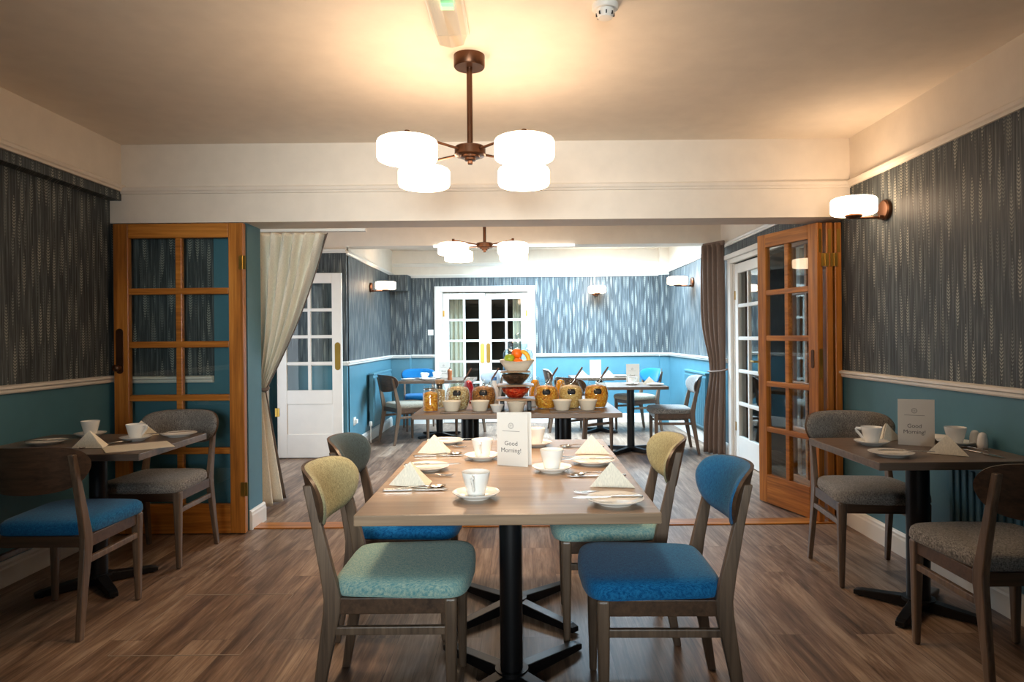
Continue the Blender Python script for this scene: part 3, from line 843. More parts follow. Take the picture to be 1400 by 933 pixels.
table('dining_table', 'long grey oak table on two black pedestals in the middle of the room', 'table', -0.045, 2.79, 0.94, 1.48, [(0,-0.285),(0,0.40)], M['top'], ext=0.272)
table('dining_table', 'small dark oak table against the left wall before the folded pine door', 'table', -2.265, 3.545, 0.89, 0.69, [(0.02,0.02)], M['topdark'], group='small wall tables', ext=0.2)
table('dining_table', 'small brown oak table against the right wall with menu card', 'table', 1.845, 3.16, 0.70, 0.69, [(0.0,-0.02)], M['topdark'], group='small wall tables', ext=0.2, pr=0.05)
table('buffet_table', 'brown oak buffet table carrying cereal jars and bowls', 'table', -0.03, 5.42, 1.48, 1.40, [(-.38,-.34),(.36,-.34),(-.38,.34),(.36,.34)], M['topmid'], ext=0.24, pr=0.046)
table('dining_table', 'table laid with cups on the far left of the back room', 'table', -1.07, 8.80, 0.94, 0.74, [(0,0)], M['topdark'], group='tables in the back room', ext=0.24)
table('dining_table', 'table between the two chairs at the right of the back room', 'table', 1.22, 7.50, 0.70, 0.70, [(0,0.02)], M['topdark'], group='tables in the back room', ext=0.24)
table('dining_table', 'farthest table near the end wall beside the right corner', 'table', 1.06, 9.10, 0.80, 0.70, [(0,0)], M['topdark'], group='tables in the back room', ext=0.20)

# ------------------------------------------------------------------ tableware
TZ = 0.7502
PT = {}
def mk(key, builder, label, x, y, z, rz, group, cat=None):
    if key not in PT:
        PT[key] = builder(); o = PT[key]
        o.location = (x,y,z); o.rotation_euler = (0,0,rz); o['label'] = label; o['group'] = group
        return o
    return dup(PT[key], (x,y,z), rz, label, group)
def b_saucer():
    o = MB().lathe([(0.030,0.0),(0.046,0.0),(0.049,0.004),(0.068,0.012),(0.079,0.0195),(0.080,0.022),(0.0775,0.0225),(0.066,0.0165),(0.046,0.0085),(0.030,0.0075)],(0,0,0),48).build('saucer', M['china'], None, 50)
    return tag(o, None, 'saucer')
def b_cup():
    o = thing('teacup', None, 'cup')
    b = MB(); b.lathe([(0.026,0.0),(0.029,0.001),(0.030,0.005),(0.0345,0.022),(0.042,0.052),(0.048,0.078),(0.0473,0.080),(0.046,0.078),(0.040,0.052),(0.0315,0.022),(0.027,0.008),(0.015,0.006)],(0,0,0),48)
    b.build('cup_bowl', M['china'], o, 60)
    b = MB(); b.tube([(0.045,0,0.070),(0.055,0,0.0715),(0.067,0,0.0715),(0.0695,0,0.068),(0.065,0,0.058),(0.050,0,0.040),(0.042,0,0.029),(0.036,0,0.024)],[.0045,.0045,.0045,.0046,.0045,.0043,.0042,.0045],10,1.5)
    b.build('handle', M['china'], o, 60)
    return o
def b_plate():
    o = MB().lathe([(0.035,0.0),(0.056,0.0),(0.058,0.003),(0.074,0.009),(0.0915,0.0165),(0.093,0.019),(0.0905,0.0198),(0.073,0.0130),(0.056,0.0072),(0.035,0.006)],(0,0,0),56).build('side_plate', M['china'], None, 50)
    return tag(o, None, 'plate')
def b_napkin():
    b = MB()
    A, A2 = (0.0,0.0,0.086), (0.004,0.006,0.085)
    P1, P2, P3, P4 = (-0.078,0.006,0.001), (0.070,-0.052,0.001), (0.072,0.060,0.001), (-0.05,0.05,0.001)
    for f in ((A,P1,P2),(A,P2,P3),(A2,P4,(-0.060,0.012,0.004)),(A2,P3,P4)):
        v = [b.bm.verts.new(p) for p in f]; b.bm.faces.new(v)
    bmesh.ops.subdivide_edges(b.bm, edges=b.bm.edges[:], cuts=3, use_grid_fill=True)
    o = b.build('napkin', M['napkin'], None, None, solid=0.0028)
    return tag(o, None, 'napkin')
def blade(b, pts, t=0.0016):
    """flat outline pts (x, y, z) mirrored about y=0 -> thin solid"""
    up = [(x,y,z) for x,y,z in pts]; dn = [(x,-y,z) for x,y,z in reversed(pts)]
    ring = up+dn
    b.rings([[(x,y,z) for x,y,z in ring],[(x,y,z+t) for x,y,z in ring]])
def b_knife():
    b = MB(); blade(b, [(-0.115,0.005,0.002),(-0.112,0.0085,0.002),(-0.03,0.0065,0.002),(-0.012,0.0055,0.002)], 0.006)
    o = b.build('table_knife', M['steel'], None, None, 0.0015); tag(o, None, 'knife')
    c = MB(); blade(c, [(-0.012,0.005,0.004),(0.0,0.0085,0.004),(0.07,0.0095,0.004),(0.10,0.0075,0.004),(0.113,0.003,0.004)], 0.0014)
    c.build('blade', M['steel'], o)
    return o
def b_spoon():
    b = MB(); blade(b, [(-0.085,0.004,0.0055),(-0.082,0.0065,0.0055),(-0.03,0.0035,0.0075),(0.02,0.0028,0.009),(0.036,0.004,0.007)], 0.002)
    o = b.build('dessert_spoon', M['steel'], None, None, 0.0006); tag(o, None, 'spoon')
    c = MB(); rs = []
    for r, z in ((1.0,0.0085),(0.9,0.0055),(0.65,0.0022),(0.3,0.0006),(0.05,0.0004)):
        rs.append([(0.062+0.031*r*math.cos(a),0.0195*r*math.sin(a)*(1-0.12*math.cos(a)),z) for a in [2*PI*k/28 for k in range(28)]])
    c.rings(rs, False, True); c.build('spoon_bowl', M['steel'], o, 60, solid=0.0012)
    return o
def b_fork():
    b = MB(); blade(b, [(-0.09,0.004,0.003),(-0.087,0.0065,0.003),(-0.03,0.0035,0.0045),(0.02,0.003,0.0075),(0.035,0.011,0.007),(0.05,0.0125,0.005)], 0.002)
    o = b.build('table_fork', M['steel'], None, None, 0.0006); tag(o, None, 'fork')
    c = MB()
    for k in range(4):
        y = -0.0105+0.007*k
        rs = [[(x,y-0.0017,z),(x,y+0.0017,z),(x,y+0.0017,z+.002),(x,y-0.0017,z+.002)] for x,z in ((0.048,0.005),(0.07,0.003),(0.09,0.0045),(0.098,0.008))]
        c.rings(rs)
    c.build('tines', M['steel'], o)
    return o
TW = 'tableware on the centre table'
def cup(x, y, ang, lc, ls, grp, z=TZ):
    mk('saucer', b_saucer, ls, x, y, z, 0, 'saucers '+grp)
    return mk('cup', b_cup, lc, x, y, z+0.0082, ang, 'teacups '+grp)
on = 'on the centre table'
cup(-0.155, 2.265, -PI/2-0.12, 'white teacup nearest us on the centre table, handle towards us', 'white saucer under the nearest teacup on the centre table', on)
cup(-0.175, 2.985, -PI/2-0.1, 'white teacup left of the centre menu card', 'white saucer under the teacup left of the centre menu card', on)
cup(0.120, 2.700, PI/2+0.2, 'white teacup right of the centre menu card, no handle visible', 'white saucer under the teacup right of the centre menu card', on)
cup(0.070, 3.330, PI/2, 'white teacup half hidden behind the centre menu card', 'white saucer half hidden behind the centre menu card', on)
seats = [('near left', -0.515, 2.46, 0.0), ('far left', -0.515, 3.14, 0.0), ('near right', 0.425, 2.42, PI), ('far right', 0.425, 3.10, PI)]
for nm, sx, sy, a in seats:
    c, s = math.cos(a), math.sin(a)
    def at(lx, ly): return (sx+c*lx-s*ly, sy+s*lx+c*ly)
    far = 'left' in nm
    q = f'at the {nm} place of the centre table'
    x, y = at(0.125, 0.295 if far else 0.245); mk('plate', b_plate, f'white side plate {q}', x, y, TZ, 0, 'side plates '+on)
    x, y = at(0.105, 0.0); mk('napkin', b_napkin, f'cream napkin folded into a pyramid {q}', x, y, TZ, a if far else PI*0.985+0.25+PI, 'folded napkins '+on)
    x, y = at(0.140, -0.085 if far else -0.165); mk('knife', b_knife, f'steel table knife {q}', x, y, TZ, a+0.04, 'knives '+on)
    x, y = at(0.150, -0.055 if far else -0.205); mk('spoon', b_spoon, f'steel dessert spoon {q}', x, y, TZ, a+0.25, 'spoons '+on)
    x, y = at(0.150, 0.165 if far else 0.115); mk('fork', b_fork, f'steel fork between napkin and plate {q}', x, y, TZ, a-0.10, 'forks '+on)
    x, y = at(0.150, 0.30 if far else 0.25); mk('knife', None, f'butter knife lying across the side plate {q}', x, y, TZ+0.0165, a+0.06, 'butter knives '+on)

TXT = {}
def text_mesh(txt, size, mat):
    if txt not in TXT:
        cu = bpy.data.curves.new('greeting','FONT'); cu.body = txt; cu.size = size; cu.align_x = 'CENTER'; cu.extrude = 0.0001
        tmp = bpy.data.objects.new('greeting_text', cu); COL.objects.link(tmp)
        dg = bpy.context.evaluated_depsgraph_get(); dg.update()
        me = bpy.data.meshes.new_from_object(tmp.evaluated_get(dg)); me.name = 'greeting'
        bpy.data.objects.remove(tmp); bpy.data.curves.remove(cu)
        me.materials.clear(); me.materials.append(mat); TXT[txt] = me
    return TXT[txt].copy()
def menu(label, x, y, rz, w=0.138, h=0.215, open_=0.22, textmat='ink'):
    """folded card standing on edge; spine at local x=0, front leaf along +x facing -y"""
    o = thing('menu_card', label, 'menu card', (x,y,TZ), rz, 'menu cards')
    MB().b2(0,w,-0.0008,0,0,h).build('front_leaf', M['paper_card'], o)
    b = MB(); ca, sa = math.cos(open_), math.sin(open_)
    b.box((0,0,0),(w*1.02,0.0008,h), M=Matrix.Translation((w*0.51*ca,w*0.51*sa+0.001,h/2))@Matrix.Rotation(open_,4,'Z')); b.build('back_leaf', M['paper_card'], o)
    for txt, zz, size in (('Good',h*0.385,0.026),('Morning!',h*0.255,0.026)):
        to = bpy.data.objects.new('greeting', text_mesh(txt, size, M[textmat])); COL.objects.link(to); to.parent = o
        to.location = (w*0.46,-0.0012,zz); to.rotation_euler = (PI/2,0,0)
    b = MB(); n = 28
    for r0, r1 in ((0.0125,0.0105),(0.0085,0.0075)):
        for k in range(n):
            a0, a1 = 2*PI*k/n, 2*PI*(k+1)/n
            v = [b.bm.verts.new((w*0.46+r*math.cos(a),-0.0013,h*0.755+r*math.sin(a))) for r, a in ((r0,a0),(r0,a1),(r1,a1),(r1,a0))]
            b.bm.faces.new(v)
    b.box((w*0.46,-0.0013,h*0.755),(0.010,0.0002,0.0015)); b.box((w*0.46,-0.0013,h*0.755),(0.0015,0.0002,0.010))
    b.build('emblem', M['inkpale'], o)
    MB().box((w*0.46,-0.0012,h*0.655),(w*0.56,0.0003,0.0022)).build('name_line', M['inkpale'], o)
    return o
menu('menu card reading Good Morning standing on the centre table', -0.104, 2.846, -0.42, w=0.142, h=0.222, open_=0.36)
menu('menu card reading Good Morning standing on the right wall table', 1.831, 3.275, -0.50, w=0.152, h=0.222, open_=0.10)

# right wall table
gr = 'on the right wall table'
mk('plate', b_plate, 'white side plate at the near left corner of the right wall table', 1.632, 2.975, TZ, 0, 'side plates '+gr)
mk('knife', b_knife, 'knife resting on the near side plate of the right wall table', 1.70, 2.975, TZ+0.0165, -0.25, 'knives '+gr)
cup(1.70, 3.27, PI-0.35, 'white teacup left of the menu card on the right wall table', 'white saucer left of the menu card on the right wall table', gr)
cup(2.085, 3.235, 0.5, 'white teacup beside the shakers on the right wall table', 'white saucer under the teacup beside the shakers', gr)
mk('napkin', b_napkin, 'cream pyramid napkin at the near edge of the right wall table', 1.895, 3.0, TZ, -0.30, 'folded napkins '+gr)
mk('napkin', b_napkin, 'cream pyramid napkin behind the teacup on the right wall table', 1.845, 3.40, TZ, 0.9, 'folded napkins '+gr)
mk('plate', b_plate, 'white side plate behind the menu card on the right wall table', 2.09, 3.40, TZ, 0, 'side plates '+gr)
mk('knife', b_knife, 'knife near the wall edge of the right wall table', 2.05, 2.985, TZ, -1.45, 'knives '+gr)
mk('spoon', b_spoon, 'spoon beside the right hand napkin on the right wall table', 2.085, 3.105, TZ, 1.75, 'spoons '+gr)
def b_shaker():
    o = MB().lathe([(0.018,0),(0.021,0.002),(0.023,0.018),(0.022,0.042),(0.018,0.062),(0.012,0.072),(0.004,0.075)],(0,0,0),32).build('shaker', M['china'], None, 60)
    tag(o, None, 'shaker')
    b = MB()
    for k in range(5): b.lathe([(0.0012,0.0745),(0.0012,0.0757)],(0.005*math.cos(k*1.256),0.005*math.sin(k*1.256),-0.0016),8)
    b.build('holes', M['black'], o)
    return o
mk('shaker', b_shaker, 'front one of two white shakers by the right wall', 2.150, 3.140, TZ, 0, 'salt and pepper shakers')
mk('shaker', b_shaker, 'rear one of two white shakers by the right wall', 2.165, 3.215, TZ, 0, 'salt and pepper shakers')

# left wall table
gl = 'on the left wall table'
mk('plate', b_plate, 'white side plate near the wall on the left table', -2.49, 3.53, TZ, 0, 'side plates '+gl)
mk('knife', b_knife, 'knife on the side plate near the left wall', -2.47, 3.52, TZ+0.0165, 0.25, 'knives '+gl)
cup(-2.435, 3.80, PI-0.35, 'white teacup near the wall on the left table', 'white saucer near the wall on the left table', gl)
cup(-2.085, 3.635, -0.15, 'white teacup with a napkin tip showing behind it on the left table', 'white saucer behind the table mat on the left table', gl)
mk('napkin', b_napkin, 'cream pyramid napkin at the near edge of the left table', -2.185, 3.40, TZ, 0.35, 'folded napkins '+gl)
mk('napkin', b_napkin, 'cream pyramid napkin hidden behind a teacup on the left table', -2.145, 3.795, TZ, 1.2, 'folded napkins '+gl)
mk('plate', b_plate, 'white side plate at the far right of the left table', -1.925, 3.78, TZ, 0, 'side plates '+gl)
mk('knife', b_knife, 'knife on the far right side plate of the left table', -1.97, 3.77, TZ+0.0165, 0.5, 'knives '+gl)
mk('spoon', b_spoon, 'spoon between napkin and saucer on the left table', -2.12, 3.53, TZ, 1.1, 'spoons '+gl)
mk('knife', b_knife, 'knife along the near edge of the left table beside the mat', -2.155, 3.46, TZ, 1.1, 'knives '+gl)
tm = MB().box((0,0,0.0012),(0.30,0.235,0.0024)).build('table_mat', M['mat_'], None, None, 0.0005, loc=(-1.945,3.41,TZ-0.0002), rz=0.64)
tag(tm, 'cream table mat at the near right corner of the left table', 'table mat')

# back room tables
gb = 'on the back room tables'
cup(-1.255, 8.70, -0.3, 'white teacup at the left of the far left table', 'white saucer at the left of the far left table', gb)
cup(-1.12, 8.85, 0.4, 'white teacup in front of the menu card on the far left table', 'white saucer in front of the menu card on the far left table', gb)
mk('plate', b_plate, 'white plate at the left end of the far left table', -1.44, 8.60, TZ, 0, 'plates '+gb)
mk('plate', b_plate, 'white plate in the middle of the far left table', -1.17, 8.56, TZ, 0, 'plates '+gb)
m3 = menu('white menu card standing on the far left table', -1.10, 8.98, -0.12, w=0.148, h=0.222)
menu('pale tan menu card standing on the table at the right of the back room', 1.19, 7.62, -0.1, w=0.148, h=0.222)
menu('white menu card standing on the farthest table', 0.93, 9.08, -0.1, w=0.148, h=0.222)
cup(1.22, 7.42, 0.3, 'white teacup on the table at the right of the back room', 'white saucer on the table at the right of the back room', gb)
mk('napkin', b_napkin, 'cream pyramid napkin on the table at the right of the back room', 1.43, 7.52, TZ, 0.2, 'folded napkins '+gb)
mk('plate', b_plate, 'white plate at the right edge of the table right of the back room', 1.46, 7.33, TZ, 0, 'plates '+gb)
mk('plate', b_plate, 'white plate on the farthest table', 1.32, 8.95, TZ, 0, 'plates '+gb)
mk('napkin', b_napkin, 'cream pyramid napkin right of the menu card on the farthest table', 1.17, 9.0, TZ, 0.2, 'folded napkins '+gb)
mk('napkin', b_napkin, 'cream pyramid napkin left of the menu card on the farthest table', 0.82, 9.0, TZ, 0.4, 'folded napkins '+gb)
pm = thing('pepper_mill', 'small wooden pepper mill on the far left table', 'pepper mill', (-0.91,8.58,TZ))
MB().lathe([(0.030,0),(0.032,0.01),(0.026,0.045),(0.031,0.085),(0.031,0.10)],(0,0,0),24).build('mill_body', M['millwood'], pm, 50)
MB().lathe([(0.031,0.102),(0.032,0.115),(0.022,0.135),(0.008,0.140)],(0,0,0),24).build('mill_head', M['millwood'], pm, 50)
MB().lathe([(0.004,0.140),(0.008,0.146),(0.008,0.154),(0.003,0.158)],(0,0,0),12).build('knob', M['bronze'], pm, 50)

# ------------------------------------------------------------------ buffet
BJ = [(0.058,0.0),(0.067,0.004),(0.081,0.030),(0.091,0.075),(0.0925,0.105),(0.087,0.140),(0.073,0.168),(0.066,0.182),(0.065,0.205),(0.069,0.210),(0.070,0.218)]
def shell_(b, prof, th, seg=40):
    inner = [(max(r-th,0.001), z+ (th if i==0 else 0)) for i,(r,z) in enumerate(prof)]
    b.lathe(prof+list(reversed(inner)), (0,0,0), seg)
def b_jar():
    o = thing('cereal_jar', None, 'jar')
    b = MB(); shell_(b, BJ, 0.003); b.build('glass_body', M['jar'], o, 60)
    # label curved round the belly, facing the front
    b = MB(); n = 14; rs = []
    w, h, r0 = 0.062, 0.040, 0.0925
    for k in range(n+1):
        s = -1+2*k/n; hh = h/2*min(1.0, math.sqrt(max(0.0,1-max(0,abs(s)-0.72)**2/0.0784)))
        hh = max(hh, 0.004)
        a = -PI/2+s*w/2/r0
        rs.append([(r0*1.003*math.cos(a), r0*1.003*math.sin(a), 0.128+q*hh) if q<0 else ((r0-0.010*(hh/0.02))*1.003*math.cos(a),(r0-0.010*(hh/0.02))*1.003*math.sin(a),0.128+q*hh) for q in (-1,1)])
    g = [[b.bm.verts.new(p) for p in r] for r in rs]
    for p, q in zip(g, g[1:]): b.bm.faces.new((p[0],q[0],q[1],p[1]))
    b.build('label', M['slate'], o, 60, solid=0.002)
    return o
def fill(prof, th, top):
    pts = [(max(r-th,0.002), z+ (0.006 if i==0 else 0)) for i,(r,z) in enumerate(prof) if z < top]
    r0 = None
    for (ra,za),(rb,zb) in zip(prof, prof[1:]):
        if za <= top <= zb: r0 = ra+(rb-ra)*(top-za)/(zb-za)-th
    return pts+[(r0,top),(r0*0.6,top+0.010),(r0*0.2,top+0.014)]
jars = [(-0.478,5.075,'muesli','pale muesli','leftmost'),(-0.283,5.085,'granola','brown granola','second from the left'),(0.187,5.10,'corn','cornflakes','just right of the bowls'),(0.375,5.115,'puffs','pale puffed cereal','second from the right'),(0.572,5.125,'corn','golden flakes','rightmost')]
for x, y, mt, what, where in jars:
    mk('jar', b_jar, f'round jar of {what} with black label, {where} on the buffet', x, y, TZ, 0, 'round cereal jars')
    f = MB().lathe(fill(BJ,0.0045,0.158), (0,0,0), 40).build('cereal', M[mt], None, 60, loc=(x,y,TZ)); tag(f, f'{what} filling the round jar {where} on the buffet', 'cereal', None, 'stuff')
def b_sspoon():
    """serving spoon standing in a jar: local z along the handle, bowl at the bottom"""
    o = thing('serving_spoon', None, 'spoon')
    tl = Matrix.Rotation(math.radians(33),4,'Y')
    def P(x,y,z): return tl @ Vector((x,y,z))
    b = MB(); b.tube([P(0,0,0.05),P(0,0,0.10)],0.003,8); b.build('neck', M['steel'], o, 50)
    b = MB(); b.tube([P(0,0,0.10),P(0,0,0.15),P(0,0,0.20),P(0,0,0.205)],[0.0055,0.0075,0.0065,0.004],10); b.build('handle', M['darkwood'], o, 50)
    b = MB(); rs = []
    for r, d in ((1,0),(0.8,-0.006),(0.4,-0.011),(0.05,-0.012)):
        rs.append([P(d+0.0,0.017*r*math.sin(a),0.028+0.026*r*math.cos(a)) for a in [2*PI*k/20 for k in range(20)]])
    b.rings(rs, False, True); b.build('spoon_bowl', M['steel'], o, 60, solid=0.001)
    return o
for (x,y,mt,what,where), dx in zip(jars, (0.012,0.025,0.0,0.0,0.0)):
    mk('sspoon', b_sspoon, f'wooden handled serving spoon leaning in the jar of {what} {where}', x+dx-0.02, y, TZ+0.135, 0, 'serving spoons in the jars')
# tall clip jar and cream jar at the left end
KJ = [(0.052,0.0),(0.058,0.004),(0.058,0.135),(0.052,0.150),(0.048,0.156),(0.048,0.168)]
k = thing('storage_jar', 'tall straight glass jar of orange flakes at the left end of the buffet', 'jar', (-0.668,4.95,TZ))
b = MB(); shell_(b, KJ, 0.003); b.build('glass_body', M['jar'], k, 60)
MB().lathe([(0.050,0.169),(0.052,0.172),(0.052,0.182),(0.045,0.190),(0.02,0.192)],(0,0,0),36).build('lid', M['jar'], k, 50)
MB().lathe([(0.0505,0.158),(0.0515,0.160),(0.0515,0.164),(0.0505,0.166)],(0,0,0),36,None,False,False).build('wire_ring', M['steel'], k, 50, solid=0.001)
f = MB().lathe(fill(KJ,0.0045,0.13),(0,0,0),36).build('cereal', M['corn'], None, 60, loc=(-0.668,4.95,TZ)); tag(f, 'orange flakes filling the tall straight jar', 'cereal', None, 'stuff')
k = thing('storage_jar', 'slim jar with cork lid behind the tall straight jar', 'jar', (-0.63,5.20,TZ))
KS = [(0.042,0),(0.046,0.004),(0.046,0.15),(0.036,0.17),(0.034,0.19)]
b = MB(); shell_(b, KS, 0.003); b.build('glass_body', M['jar'], k, 60)
MB().lathe([(0.030,0.182),(0.036,0.192),(0.037,0.215)],(0,0,0),28).build('lid', M['board'], k, 40)
f = MB().lathe(fill(KS,0.0045,0.13),(0,0,0),30).build('seeds', M['muesli'], None, 60, loc=(-0.63,5.20,TZ)); tag(f, 'pale seeds filling the slim cork lidded jar', 'seeds', None, 'stuff')
# ramekins on their boards
for x, lab in ((-0.405,'left'),(0.385,'right')):
    bd = MB().box((0,0,0.004),(0.36,0.14,0.008)).build('serving_board', M['topdark'], None, None, 0.002, loc=(x,4.87,TZ)); tag(bd, f'thin wooden board under the white ramekins, {lab} half of the buffet', 'board', 'thin boards on the buffet')
def b_ram():
    o = MB().lathe([(0.046,0),(0.050,0.003),(0.066,0.064),(0.070,0.070),(0.069,0.073),(0.065,0.073),(0.061,0.066),(0.046,0.010),(0.02,0.008)],(0,0,0),44).build('ramekin', M['stone'], None, 50)
    return tag(o, None, 'bowl')
for x, lab in ((-0.505,'leftmost of four white ramekins along the buffet front'),(-0.300,'second white ramekin from the left along the buffet front'),(0.295,'third white ramekin from the left along the buffet front'),(0.480,'rightmost of four white ramekins along the buffet front')):
    mk('ram', b_ram, lab, x, 4.875, TZ+0.0082, 0, 'white ramekins on the buffet')
mk('ram', b_ram, 'white ramekin underneath the riser of stacked bowls', -0.038, 4.86, TZ, 0, 'white ramekins on the buffet')
# tiered riser with bowls
r = thing('riser', 'black legged riser with a pale board holding the stacked bowls', 'riser', (-0.042,5.0,TZ))
MB().box((0,0,0.0815),(0.29,0.24,0.013)).build('board', M['board'], r, None, 0.004)
for s in (-1,1):
    b = MB(); b.b2(s*0.085,s*0.115,-0.10,0.10,0,0.012); b.b2(s*0.085,s*0.115,-0.10,-0.075,0,0.075); b.b2(s*0.085,s*0.115,0.075,0.10,0,0.075); b.b2(s*0.085,s*0.115,-0.10,0.10,0.063,0.075)
    b.build('leg', M['black'], r, None, 0.004)
GB = [(0.045,0),(0.06,0.004),(0.098,0.045),(0.115,0.082),(0.117,0.090)]
def gbowl(label, z, mt, wl, lv):
    o = MB(); shell_(o, GB, 0.004, 44); o = o.build('glass_bowl', M['jar'], None, 60, loc=(-0.042,5.0,z)); tag(o, label, 'bowl', 'glass bowls on the riser')
    f = MB().lathe(fill(GB,0.0055,lv),(0,0,0),44).build('fruit_filling', M[mt], None, 60, loc=(-0.042,5.0,z)); tag(f, wl, 'fruit', None, 'stuff')
z1 = TZ+0.0885
gbowl('glass bowl of red fruit, lowest on the riser', z1, 'fruit', 'red fruit salad in the lowest glass bowl', 0.072)
b1 = MB().box((0,0,0.005),(0.27,0.25,0.010)).build('serving_board', M['board'], None, None, 0.003, loc=(-0.042,5.0,z1+0.0905)); tag(b1, 'pale board laid across the bowl of red fruit', 'board')
z2 = z1+0.101
gbowl('glass bowl of dark prunes, middle of the stacked bowls', z2, 'prune', 'dark dried prunes in the middle glass bowl', 0.070)
b2_ = MB().box((0,0,0.004),(0.22,0.20,0.008)).build('serving_board', M['board'], None, None, 0.003, loc=(-0.042,5.0,z2+0.0905)); tag(b2_, 'small board laid across the bowl of prunes', 'board')
z3 = z2+0.099
b = MB()
def sq(r, z, e=0.45, n=48, y=1.0):
    return [(math.copysign(abs(math.cos(2*PI*k/n))**e, math.cos(2*PI*k/n))*r, math.copysign(abs(math.sin(2*PI*k/n))**e, math.sin(2*PI*k/n))*r*y, z+0.012*(abs(math.cos(2*PI*k/n)*math.sin(2*PI*k/n))*2)*(1 if z>0.06 else 0)) for k in range(n)]
b.rings([sq(0.070,0),sq(0.080,0.006),sq(0.108,0.048),sq(0.128,0.070),sq(0.133,0.073),sq(0.122,0.070),sq(0.102,0.047),sq(0.074,0.010)])
fb = b.build('fruit_bowl', M['stone'], None, 50, loc=(-0.030,5.0,z3)); tag(fb, 'cream flared square bowl of fresh fruit on top of the stack', 'bowl')
def ball(name, mt, x, y, z, r, label, cat, sq_=0.93, stalk=True):
    prof = [(r*math.sin(PI*k/16)*(1.0), -r*sq_*math.cos(PI*k/16)-(0.10*r*math.exp(-((k-16)/1.3)**2))+(0.08*r*math.exp(-(k/1.3)**2))) for k in range(17)]
    o = MB().lathe(prof,(0,0,0),28).build(name, M[mt], None, 70, loc=(x,y,z)); tag(o, label, cat)
    if stalk: MB().tube([(0,0,r*sq_*0.82),(0.002,0,r*sq_*1.08)],0.0022,8).build('stalk', M['darkwood'], o, 60)
    return o
ball('apple','apple',-0.085,4.97,z3+0.092,0.040,'green apple in the fruit bowl on top of the stack','apple')
ball('orange','orange',-0.022,4.945,z3+0.060,0.040,'lower bright orange in the front of the fruit bowl','orange',0.96,False)
ball('orange','orange',-0.030,5.0,z3+0.128,0.040,'upper orange resting on the other fruit','orange',0.96,False)
ball('orange','orange',-0.030,5.055,z3+0.060,0.042,'orange at the back of the fruit bowl','orange',0.96,False)
b = MB(); pts = []; rr = []
for q in range(13):
    a = -0.35+2.1*q/12; pts.append((0.038+0.066*math.cos(a)*0.75, -0.045+0.03*q/12, 0.030+0.070*math.sin(a)+0.02)); rr.append(0.017*math.sqrt(max(0.05,1-((q-6)/6.6)**4)) if 0<q<12 else 0.006)
b.tube(pts, rr, 12); bn = b.build('banana', M['banana'], None, 60, loc=(-0.030,5.0,z3+0.022)); tag(bn, 'yellow banana at the right of the fruit bowl', 'banana')
# small white bowls beside the riser
for x, lab in ((-0.177,'small white bowl with dark spread left of the riser'),(0.085,'small white bowl with dark spread right of the riser')):
    o = MB().lathe([(0.026,0),(0.030,0.003),(0.048,0.050),(0.051,0.054),(0.046,0.052),(0.030,0.012),(0.01,0.010)],(0,0,0),32).build('spread_bowl', M['china'], None, 50, loc=(x,4.838 if x<0 else 5.22,TZ)); tag(o, lab, 'bowl', 'small white bowls on the buffet')
    f = MB().lathe([(0.024,0.011),(0.041,0.040),(0.02,0.044)],(0,0,0),28).build('spread', M['prune'], None, 60, loc=o.location[:]); tag(f, lab.replace('small white bowl with dark spread','dark spread in the small white bowl'), 'spread', None, 'stuff')
# water dispenser
wd = thing('water_dispenser', 'big clear glass drinks dispenser with knobbed lid behind the fruit bowl', 'drinks dispenser', (-0.024,5.72,TZ))
MB().lathe([(0.10,0),(0.105,0.006),(0.105,0.012),(0.085,0.020),(0.080,0.13),(0.10,0.14),(0.105,0.15)],(0,0,0),40).build('stand', M['steel'], wd, 50)
WP = [(0.100,0.152),(0.122,0.160),(0.128,0.18),(0.128,0.40),(0.120,0.425),(0.095,0.440),(0.080,0.448),(0.080,0.470),(0.084,0.474),(0.084,0.482)]
b = MB(); shell_(b, WP, 0.004, 48); b.build('glass_body', M['sparkle'], wd, 60)
b = MB(); b.lathe([(0.086,0.483),(0.090,0.488),(0.088,0.498),(0.060,0.514),(0.020,0.522),(0.016,0.530),(0.026,0.542),(0.028,0.556),(0.020,0.568),(0.006,0.573)],(0,0,0),40); b.build('lid', M['sparkle'], wd, 50)
b = MB(); b.tube([(0,-0.125,0.20),(0,-0.155,0.20),(0,-0.165,0.175)],0.011,10); b.box((0,-0.148,0.222),(0.012,0.03,0.03)); b.build('tap', M['steel'], wd, 50)
# milk bottle, jugs of juice
mb = thing('milk_bottle', 'white bottle with blue cap left of the stacked bowls', 'bottle', (-0.213,5.30,TZ))
MB().lathe([(0.030,0),(0.034,0.004),(0.034,0.13),(0.026,0.16),(0.018,0.18),(0.017,0.205)],(0,0,0),28).build('bottle_body', M['milk'], mb, 50)
MB().lathe([(0.020,0.200),(0.020,0.226),(0.015,0.230)],(0,0,0),24).build('cap', M['capblue'], mb, 40)
def carafe(x, y, mt, label):
    c = thing('juice_jug', label, 'jug', (x,y,TZ), 0, 'jugs of juice')
    P = [(0.045,0),(0.050,0.004),(0.056,0.06),(0.050,0.12),(0.036,0.165),(0.036,0.19),(0.045,0.205)]
    b = MB(); shell_(b, P, 0.003, 32); b.build('glass_body', M['jar'], c, 60)
    f = MB().lathe(fill(P,0.004,0.172),(0,0,0),32).build('juice', M[mt], None, 60, loc=(x,y,TZ)); tag(f, label.replace('glass jug of ','').replace(' standing',' in its glass jug'), 'juice', None, 'stuff')
carafe(-0.435,5.55,'redjuice','glass jug of red juice standing between the two left cereal jars')
carafe(0.325,5.55,'juice','glass jug of orange juice standing between the middle right jars')
carafe(0.115,5.60,'juice','glass jug of orange juice standing right of the stacked bowls')

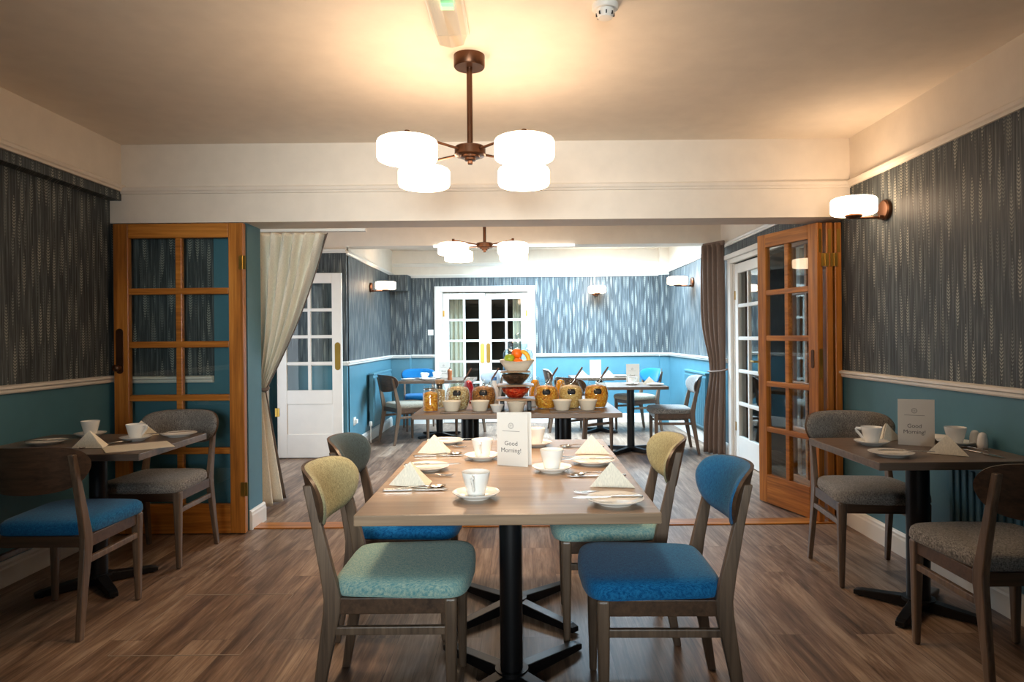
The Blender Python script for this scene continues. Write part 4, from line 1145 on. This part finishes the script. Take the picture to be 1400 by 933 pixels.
# ------------------------------------------------------------------ light and camera
def area(name, loc, rot, sx, sy, power, col, spread=None):
    l = bpy.data.lights.new(name, 'AREA'); l.shape = 'RECTANGLE'; l.size = sx; l.size_y = sy
    l.energy = power; l.color = col
    if spread: l.spread = spread
    o = bpy.data.objects.new(name, l); COL.objects.link(o); o.location = loc; o.rotation_euler = rot
    return o
# daylight through the doorway on the left of the back room (outside, pointing in) and through the window behind us
area('daylight_doorway', (XL-0.35,6.0,1.15), (0,-PI/2,0), 2.0, 1.6, 22, (0.80,0.90,1.0))
area('daylight_window', (-0.215,-1.62,1.6), (PI/2,0,0), 1.9, 1.15, 26, (0.92,0.96,1.0), math.radians(46))
area('added_rooflight_lamp', (0.75,8.60,CEIL+0.30), (0,0,0), 2.0, 1.7, 600, (0.60,0.79,1.0))  # made-up source above the added ceiling opening, lights the back room
def bulbs(x, y, zs, power):
    for k in range(4):
        a = PI/4+k*PI/2
        l = bpy.data.lights.new('bulb','SPOT'); l.energy = power; l.color = (1.0,0.73,0.47); l.spot_size = math.radians(105); l.spot_blend = 1.0; l.shadow_soft_size = 0.09
        o = bpy.data.objects.new('bulb', l); COL.objects.link(o); o.location = (x+0.354*math.cos(a), y+0.354*math.sin(a), zs-0.005)
bulbs(-0.228, 3.13, 2.045, 42); bulbs(-0.31, 5.9, 1.985, 30)
W = bpy.data.worlds.new('World'); SC.world = W; W.use_nodes = True
W.node_tree.nodes['Background'].inputs[0].default_value = (0.55,0.68,0.85,1)
W.node_tree.nodes['Background'].inputs[1].default_value = 0.6

cam = bpy.data.cameras.new('camera'); co = bpy.data.objects.new('camera', cam); COL.objects.link(co)
cam.sensor_fit = 'HORIZONTAL'; cam.sensor_width = 36.0
cam.lens = 920/1400*36.0
cam.shift_x = -12/1400; cam.shift_y = -5.5/1400
cam.clip_start = 0.05
co.matrix_world = Matrix.Translation((0,0,1.29)) @ Matrix.Rotation(PI/2,4,'X') @ Matrix.Rotation(-0.009,4,'Z')
SC.camera = co
vs = SC.view_settings
SC.display_settings.display_device = 'sRGB'
vs.view_transform = 'Standard'; vs.look = 'None'; vs.gamma = 1.0; vs.use_curve_mapping = False
vs.exposure = 0.3
SC.cycles.use_denoising = True
SC.cycles.max_bounces = 10; SC.cycles.transparent_max_bounces = 24
SC.cycles.caustics_reflective = False; SC.cycles.caustics_refractive = False
SC.cycles.sample_clamp_indirect = 6.0
